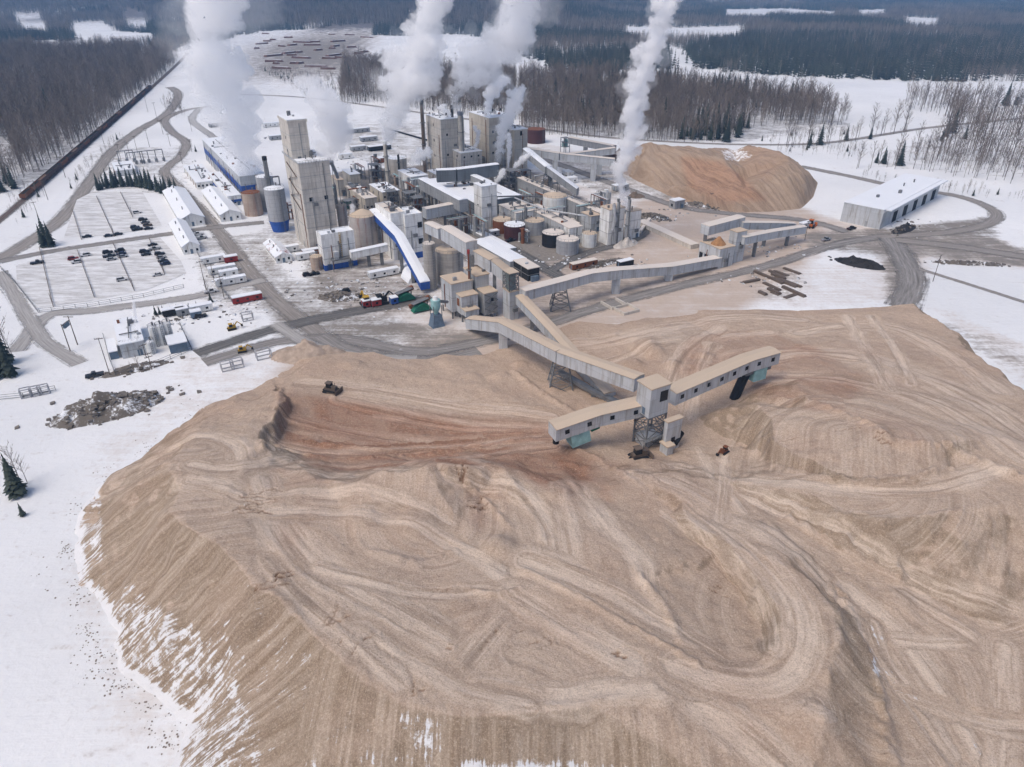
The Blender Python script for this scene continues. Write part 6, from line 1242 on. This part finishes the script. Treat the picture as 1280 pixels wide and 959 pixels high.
def scatter(name, label, xyz, srcs, variant, scale, rot):
    me = bpy.data.meshes.new(name); me.from_pydata([tuple(p) for p in xyz], [], []); n = len(xyz)
    for nm, arr in (('tscale', scale), ('trot', rot)): me.attributes.new(nm, 'FLOAT', 'POINT').data.foreach_set('value', np.asarray(arr, np.float32))
    me.attributes.new('tkind', 'INT', 'POINT').data.foreach_set('value', np.asarray(variant, np.int32))
    o = bpy.data.objects.new(name, me); COL.objects.link(o); tag(o, label, 'wood', kind='stuff')
    ng = bpy.data.node_groups.new(name, 'GeometryNodeTree'); ng.interface.new_socket('Geometry', in_out='INPUT', socket_type='NodeSocketGeometry'); ng.interface.new_socket('Geometry', in_out='OUTPUT', socket_type='NodeSocketGeometry')
    N, Lk = ng.nodes, ng.links; gi, go = N.new('NodeGroupInput'), N.new('NodeGroupOutput'); g2 = N.new('GeometryNodeGeometryToInstance')
    for s_ in reversed(srcs):
        oi = N.new('GeometryNodeObjectInfo'); oi.inputs['Object'].default_value = s_; oi.inputs['As Instance'].default_value = False; Lk.new(oi.outputs['Geometry'], g2.inputs[0])
    jn = N.new('GeometryNodeJoinGeometry')
    N.remove(g2); 
    for s_ in reversed(srcs):
        oi = N.new('GeometryNodeObjectInfo'); oi.inputs['Object'].default_value = s_; oi.inputs['As Instance'].default_value = True; Lk.new(oi.outputs['Geometry'], jn.inputs[0])
    ip = N.new('GeometryNodeInstanceOnPoints'); ip.inputs['Pick Instance'].default_value = True; Lk.new(gi.outputs[0], ip.inputs['Points']); Lk.new(jn.outputs[0], ip.inputs['Instance'])
    def na(nm, dt): q = N.new('GeometryNodeInputNamedAttribute'); q.data_type = dt; q.inputs[0].default_value = nm; return q.outputs[0]
    Lk.new(na('tkind', 'INT'), ip.inputs['Instance Index']); cbn = N.new('ShaderNodeCombineXYZ'); Lk.new(na('trot', 'FLOAT'), cbn.inputs[2]); Lk.new(cbn.outputs[0], ip.inputs['Rotation']); Lk.new(na('tscale', 'FLOAT'), ip.inputs['Scale']); Lk.new(ip.outputs[0], go.inputs[0])
    md = o.modifiers.new('scatter', 'NODES'); md.node_group = ng; return o
rs = np.random.RandomState(8)
def wood(name, label, x, y, fr, srcb, srcf, s0, s1, zf=None):
    z = hill(x, y) if zf else 0*x; n = len(x); var = np.where(fr, len(srcb)+rs.randint(0, len(srcf), n), rs.randint(0, len(srcb), n))
    scatter(name, label, np.stack([x, y, z], -1), srcb+srcf, var, rs.uniform(s0, s1, n), rs.uniform(0, 6.28, n))
wood('forest', 'dense mass of bare trees and dark conifers in the woods near the mill', nx_[rest], ny_[rest], isfir[rest], SRC_B, SRC_F, .45, 1.15)
# middle and far woods as clumps
white = [[(690,87),(745,91),(790,98),(830,104),(862,112),(940,120),(1010,126),(1100,133),(1420,138),(1420,103),(1280,103),(1100,101),(960,94),(895,89),(868,83),(857,72),(858,62),(833,60),(836,74),(850,86),(800,88),(750,90)],
  [(775,33),(830,36),(930,32),(925,40),(850,43),(790,41)], [(905,12),(980,11),(1045,15),(1045,18),(960,17),(960,21),(905,20)], [(1070,13),(1108,12),(1108,18),(1075,19)], [(1128,21),(1175,24),(1172,28),(1130,26)], [(590,44),(590,80),(560,96),(450,84),(430,70),(480,50),(520,44)], [(318,40),(470,36),(470,50),(430,70),(440,90),(380,100),(300,96),(300,50)],
  [(18,22),(50,22),(62,34),(30,34)], [(88,30),(130,28),(150,40),(190,42),(200,45),(150,50),(138,62),(128,46),(92,42)], [(36,52),(75,50),(78,64),(36,62)], [(155,20),(188,24),(186,31),(158,28)], [(180,62),(206,62),(185,80)], [(85,52),(120,50),(110,66),(80,64)], [(300,46),(240,60),(230,120),(300,118)],
  [(935,165),(975,160),(1060,162),(1075,155),(1060,143),(1085,137),(1140,152),(1140,160),(1000,184),(935,182)]]
white += [[(x, y+d) for x, y in poly] for poly in list(white) for d in ((3, 6, 9) if min(q[1] for q in poly) > 19 else (2, 4)) if max(q[1] for q in poly) < 160]
far_polys = [[(-420,70),(0,66),(224,66),(300,44),(600,46),(700,90),(760,99),(850,108),(960,118),(1100,126),(1420,128),(1700,100),(1700,16),(-420,16)]]
fx, fy = region(far_polys, white+near_polys, 17.0, 5)
kf = fbm(fx, fy, 420, 25, 3); fpx, fpy = proj(fx, fy, 0*fx); firb = inside(fpx, fpy, [(860,62),(905,44),(1100,46),(1420,60),(1420,90),(1100,99),(960,92),(880,82)]) | inside(fpx, fpy, [(95,41),(125,40),(128,54),(96,54)]) | inside(fpx, fpy, [(700,20),(830,22),(830,30),(700,30)])
wood('middle_forest', 'wide bluish brown woods stretching beyond the frozen river', fx, fy, (kf > .14) | (firb & (rs.rand(len(fx)) < .8)), CL_B+CL_M, CL_F, .75, 1.1, True)
hx, hy = [], []
for r0, r1, st in ((2550, 4200, 20), (4200, 7200, 44)):
    a, b = np.meshgrid(np.arange(-r1, r1, st), np.arange(600, r1, st)); a = (a+rs.uniform(-.5,.5,a.shape)*st).ravel(); b = (b+rs.uniform(-.5,.5,b.shape)*st).ravel(); rr_ = np.hypot(a, b); k = (b > 0) & (np.abs(a) < b*.95)
    p_, q_ = proj(a, b, 0*a); k &= (q_ < 16) & (rr_ < r1) & ((rr_ >= r0) | (r0 == 2550))
    for poly in white: k &= ~inside(p_, q_, poly)
    hx.append(a[k]); hy.append(b[k])
for i, (x, y) in enumerate(zip(hx, hy)):
    kf = fbm(x, y, 500, 35, 3)+rs.uniform(-.2,.2,len(x)); wood('hill_forest', ['hazy blue forest over the nearer hills','hazy blue forest over the farthest hills'][i], x, y, kf > -.05, CL_B+CL_M, CL_F, (.8, 1.6)[i], (1.15, 2.1)[i], True)
# brush: bare shrubs beside road and rail
bx_, by_ = region([[(85,235),(110,205),(150,170),(155,172),(118,212),(95,240)], [(0,262),(40,235),(60,245),(20,285)], [(150,466),(195,452),(196,462),(158,474)], [(1075,215),(1150,235),(1140,240),(1070,222)], [(200,128),(222,120),(235,145),(215,150)], [(1150,232),(1290,245),(1290,255),(1160,240)], [(960,182),(1090,185),(1060,200),(980,195)], [(320,86),(430,96),(520,120),(500,135),(380,118)], [(240,372),(262,368),(275,386),(255,390)],[(940,172),(1050,165),(1060,172),(950,180)]], [], 4.2, 9)
k = rs.rand(len(bx_)) < .55
wood('brush', 'low bare brush along roads, rails and field edges', bx_[k], by_[k], rs.rand(int(k.sum())) < .08, SRC_B, SRC_F, .12, .32)

# ------------------------------------------------------------------ steam
from mathutils import noise as mnoise
def steam(label, path, src_y, seed, dens=1.0, drift=0.0, veil=True):
    o = plume(label, path, src_y, seed, dens, drift)
    if veil:
        v = plume(label, [(x, y, r*1.3+1) for x, y, r in path], src_y, seed+50, dens*.12, drift, 1.0); v.name = 'steam_veil'; v.location = (0,0,0); v.parent = o
        for k in ('label', 'category', 'group', 'kind'): del v[k]
        v.location = Vector((0,0,0))
    return o
def plume(label, path, src_y, seed, dens=1.0, drift=0.0, rag=1.0):
    """path: (column, row, radius in pixels) from the vent upwards, at the vent's own distance"""
    r_ = random.Random(seed); C = []
    for k, (px, py, rp) in enumerate(path):
        y = src_y+drift*k; d = ray(px, py); t_ = y/d[1]; p = Vector((d[0]*t_, y, H+d[2]*t_)); C.append((p, rp*t_/FPX))
    S = []; tot = sum((b[0]-a[0]).length for a, b in zip(C[:-1], C[1:])); rm = sum(c[1] for c in C)/len(C)
    for (a, ra), (b, rb) in zip(C[:-1], C[1:]):
        n = max(2, int((b-a).length/(.22*(ra+rb)/2)))
        for i in range(n):
            f = (i+r_.random())/n; c = a.lerp(b, f); r = ra+(rb-ra)*f; S.append((c, r*.55))
            for _ in range(2):
                v = Vector((r_.gauss(0,1), r_.gauss(0,1), r_.gauss(0,1))).normalized()*r*r_.uniform(.45,.8); S.append((c+v, r*r_.uniform(.24,.46)))
    base = C[0][0]; mb = bpy.data.meshes.new('tmp'); vs_, fs_ = [], []
    ico = [(0,0,-1),(.7236,-.5257,-.4472),(-.2764,-.8506,-.4472),(-.8944,0,-.4472),(-.2764,.8506,-.4472),(.7236,.5257,-.4472),(.2764,-.8506,.4472),(-.7236,-.5257,.4472),(-.7236,.5257,.4472),(.2764,.8506,.4472),(.8944,0,.4472),(0,0,1)]
    icf = [(0,1,2),(1,0,5),(0,2,3),(0,3,4),(0,4,5),(1,5,10),(2,1,6),(3,2,7),(4,3,8),(5,4,9),(1,10,6),(2,6,7),(3,7,8),(4,8,9),(5,9,10),(6,10,11),(7,6,11),(8,7,11),(9,8,11),(10,9,11)]
    for c, r in S:
        n = len(vs_); vs_ += [tuple(c-base+Vector(q)*r) for q in ico]; fs_ += [tuple(i+n for i in f) for f in icf]
    mb.from_pydata(vs_, [], fs_); o = bpy.data.objects.new('steam_plume', mb); COL.objects.link(o); o.location = base
    rmin = min(c[1] for c in C); md = o.modifiers.new('remesh', 'REMESH'); md.mode = 'VOXEL'; md.voxel_size = max(.35, rm*.075)
    dg = bpy.context.evaluated_depsgraph_get(); me = bpy.data.meshes.new_from_object(o.evaluated_get(dg)); o.modifiers.clear(); me.name = 'steam_plume'
    nv = len(me.vertices); co = np.empty(nv*3, np.float32); me.vertices.foreach_get('co', co); nr = np.empty(nv*3, np.float32); me.vertex_normals.foreach_get('vector', nr); co = co.reshape(-1,3); nr = nr.reshape(-1,3)
    off = Vector((seed*7.3, 0, 0)); k1, k2 = 1.6/rm, 4.5/rm
    disp = np.array([rag*rm*(.24*(1-abs(mnoise.noise(Vector(p)*k1+off))*2.2)+.13*(1-abs(mnoise.noise(Vector(p)*k2+off))*2.2)+.07*(1-abs(mnoise.noise(Vector(p)*k2*2.3+off))*2.2)-.2) for p in co.tolist()], np.float32)
    me.vertices.foreach_set('co', (co+nr*disp[:,None]).ravel()); me.polygons.foreach_set('use_smooth', [True]*len(me.polygons)); me.update()
    o.data = me; bpy.data.meshes.remove(mb)
    key = f'steam_{dens:.3f}_{rm:.1f}'; m_ = bpy.data.materials.new(key); m_.use_nodes = True; nt = m_.node_tree; nt.nodes.remove(nt.nodes['Principled BSDF'])
    pv = nt.nodes.new('ShaderNodeVolumePrincipled'); pv.inputs['Color'].default_value = (.998,.998,1,1); pv.inputs['Density'].default_value = dens*2.7/rm; pv.inputs['Anisotropy'].default_value = .0
    nt.links.new(pv.outputs[0], nt.nodes['Material Output'].inputs['Volume']); me.materials.append(m_); tag(o, label, 'steam', 'steam plumes of the mill', 'stuff'); return o
def vent_y(px, py): return W(px, py).y
steam('widest white steam plume rising at the left over the blue hall', [(308,206,20),(310,190,30),(298,165,38),(292,135,42),(278,105,46),(266,75,48),(258,45,48),(268,15,56),(282,-20,58),(290,-60,60)], vent_y(306,250), 1, .8)
steam('low drifting steam cloud leaving the tall tower roof', [(399,196,6),(410,188,15),(422,178,24),(420,160,30),(412,140,30),(402,122,26),(388,108,20),(375,100,12)], vent_y(405,305), 2, .55)
steam('white steam column above the thin pale chimney, left of centre', [(482,176,7),(488,160,17),(496,140,25),(503,115,32),(510,90,40),(522,65,38),(533,40,29),(538,15,30),(548,-15,36),(560,-50,34)], vent_y(486,238), 3, .8)
steam('broad billowing steam plume leaning right from the boiler house stacks', [(570,133,6),(572,120,13),(578,103,19),(592,88,26),(610,72,34),(628,52,40),(642,30,42),(652,5,46),(664,-25,42),(680,-60,44)], vent_y(570,222), 4, .75)
steam('narrow forked steam plume in front of the power house', [(622,206,3),(624,190,6),(628,170,10),(634,150,14),(642,132,16),(650,116,14)], vent_y(622,222), 5, .8)
steam('short steam puff rising left of the power house', [(612,158,2),(610,145,5),(611,128,8),(616,112,11),(626,104,12),(636,100,8)], vent_y(612,212), 6, .8)
steam('tall slim steam plume at the right over the kiln', [(783,262,2.5),(780,245,6),(776,222,11),(779,200,15),(788,178,17),(792,155,19),(790,132,19),(798,110,18),(806,88,18),(812,66,22),(822,44,18),(830,20,20),(836,-8,24),(846,-50,28)], vent_y(783,303), 7, .85)
steam('small round steam puff beside the boiler house foot', [(512,205,3),(522,196,9),(530,192,11),(538,188,7)], vent_y(512,240), 8, .7)
steam('tiny white steam puff on the boiler house roof', [(563,147,2),(558,140,5),(552,134,6)], vent_y(563,219), 9, .9)
steam('thin steam wisp beside the forked plume', [(635,212,1.5),(636,195,3),(637,178,4.5),(636,168,4)], vent_y(635,226), 10, .8)
steam('small low steam puff drifting right of the vessel frames', [(640,216,1.5),(646,205,4),(655,197,6),(662,193,5)], vent_y(640,238), 11, .8)
steam('small steam puff at the corner of the snow roofed hall', [(618,232,2),(624,222,4),(630,212,5)], vent_y(618,246), 12, .8)
steam('curling thin steam against the boiler annex wall', [(592,186,2),(597,176,4),(598,166,4.5),(592,158,4)], vent_y(592,218), 13, .6)
steam('faint small steam rising from the pale blue steel building', [(170,410,1.2),(169,400,2.5),(168,388,3.5),(167,378,3)], vent_y(171,445), 14, .35)
steam('faint steam beside the large rust stained silo', [(436,282,2),(441,268,4),(440,256,4.5)], vent_y(441,316), 15, .4)

# ------------------------------------------------------------------ haze
o = MB().box(-9600, 9600, -1150, 12600, -3, 1700).build('haze', None); me = o.data; me.materials.clear(); m_ = bpy.data.materials.new('haze'); m_.use_nodes = True; nt = m_.node_tree; nt.nodes.remove(nt.nodes['Principled BSDF'])
pv = nt.nodes.new('ShaderNodeVolumePrincipled'); pv.inputs['Color'].default_value = (.32,.60,1.0,1); pv.inputs['Density'].default_value = 1.1e-4; pv.inputs['Anisotropy'].default_value = .0
nt.links.new(pv.outputs[0], nt.nodes['Material Output'].inputs['Volume']); me.materials.append(m_); tag(o, 'thin blue haze over the whole valley', 'haze', kind='stuff')
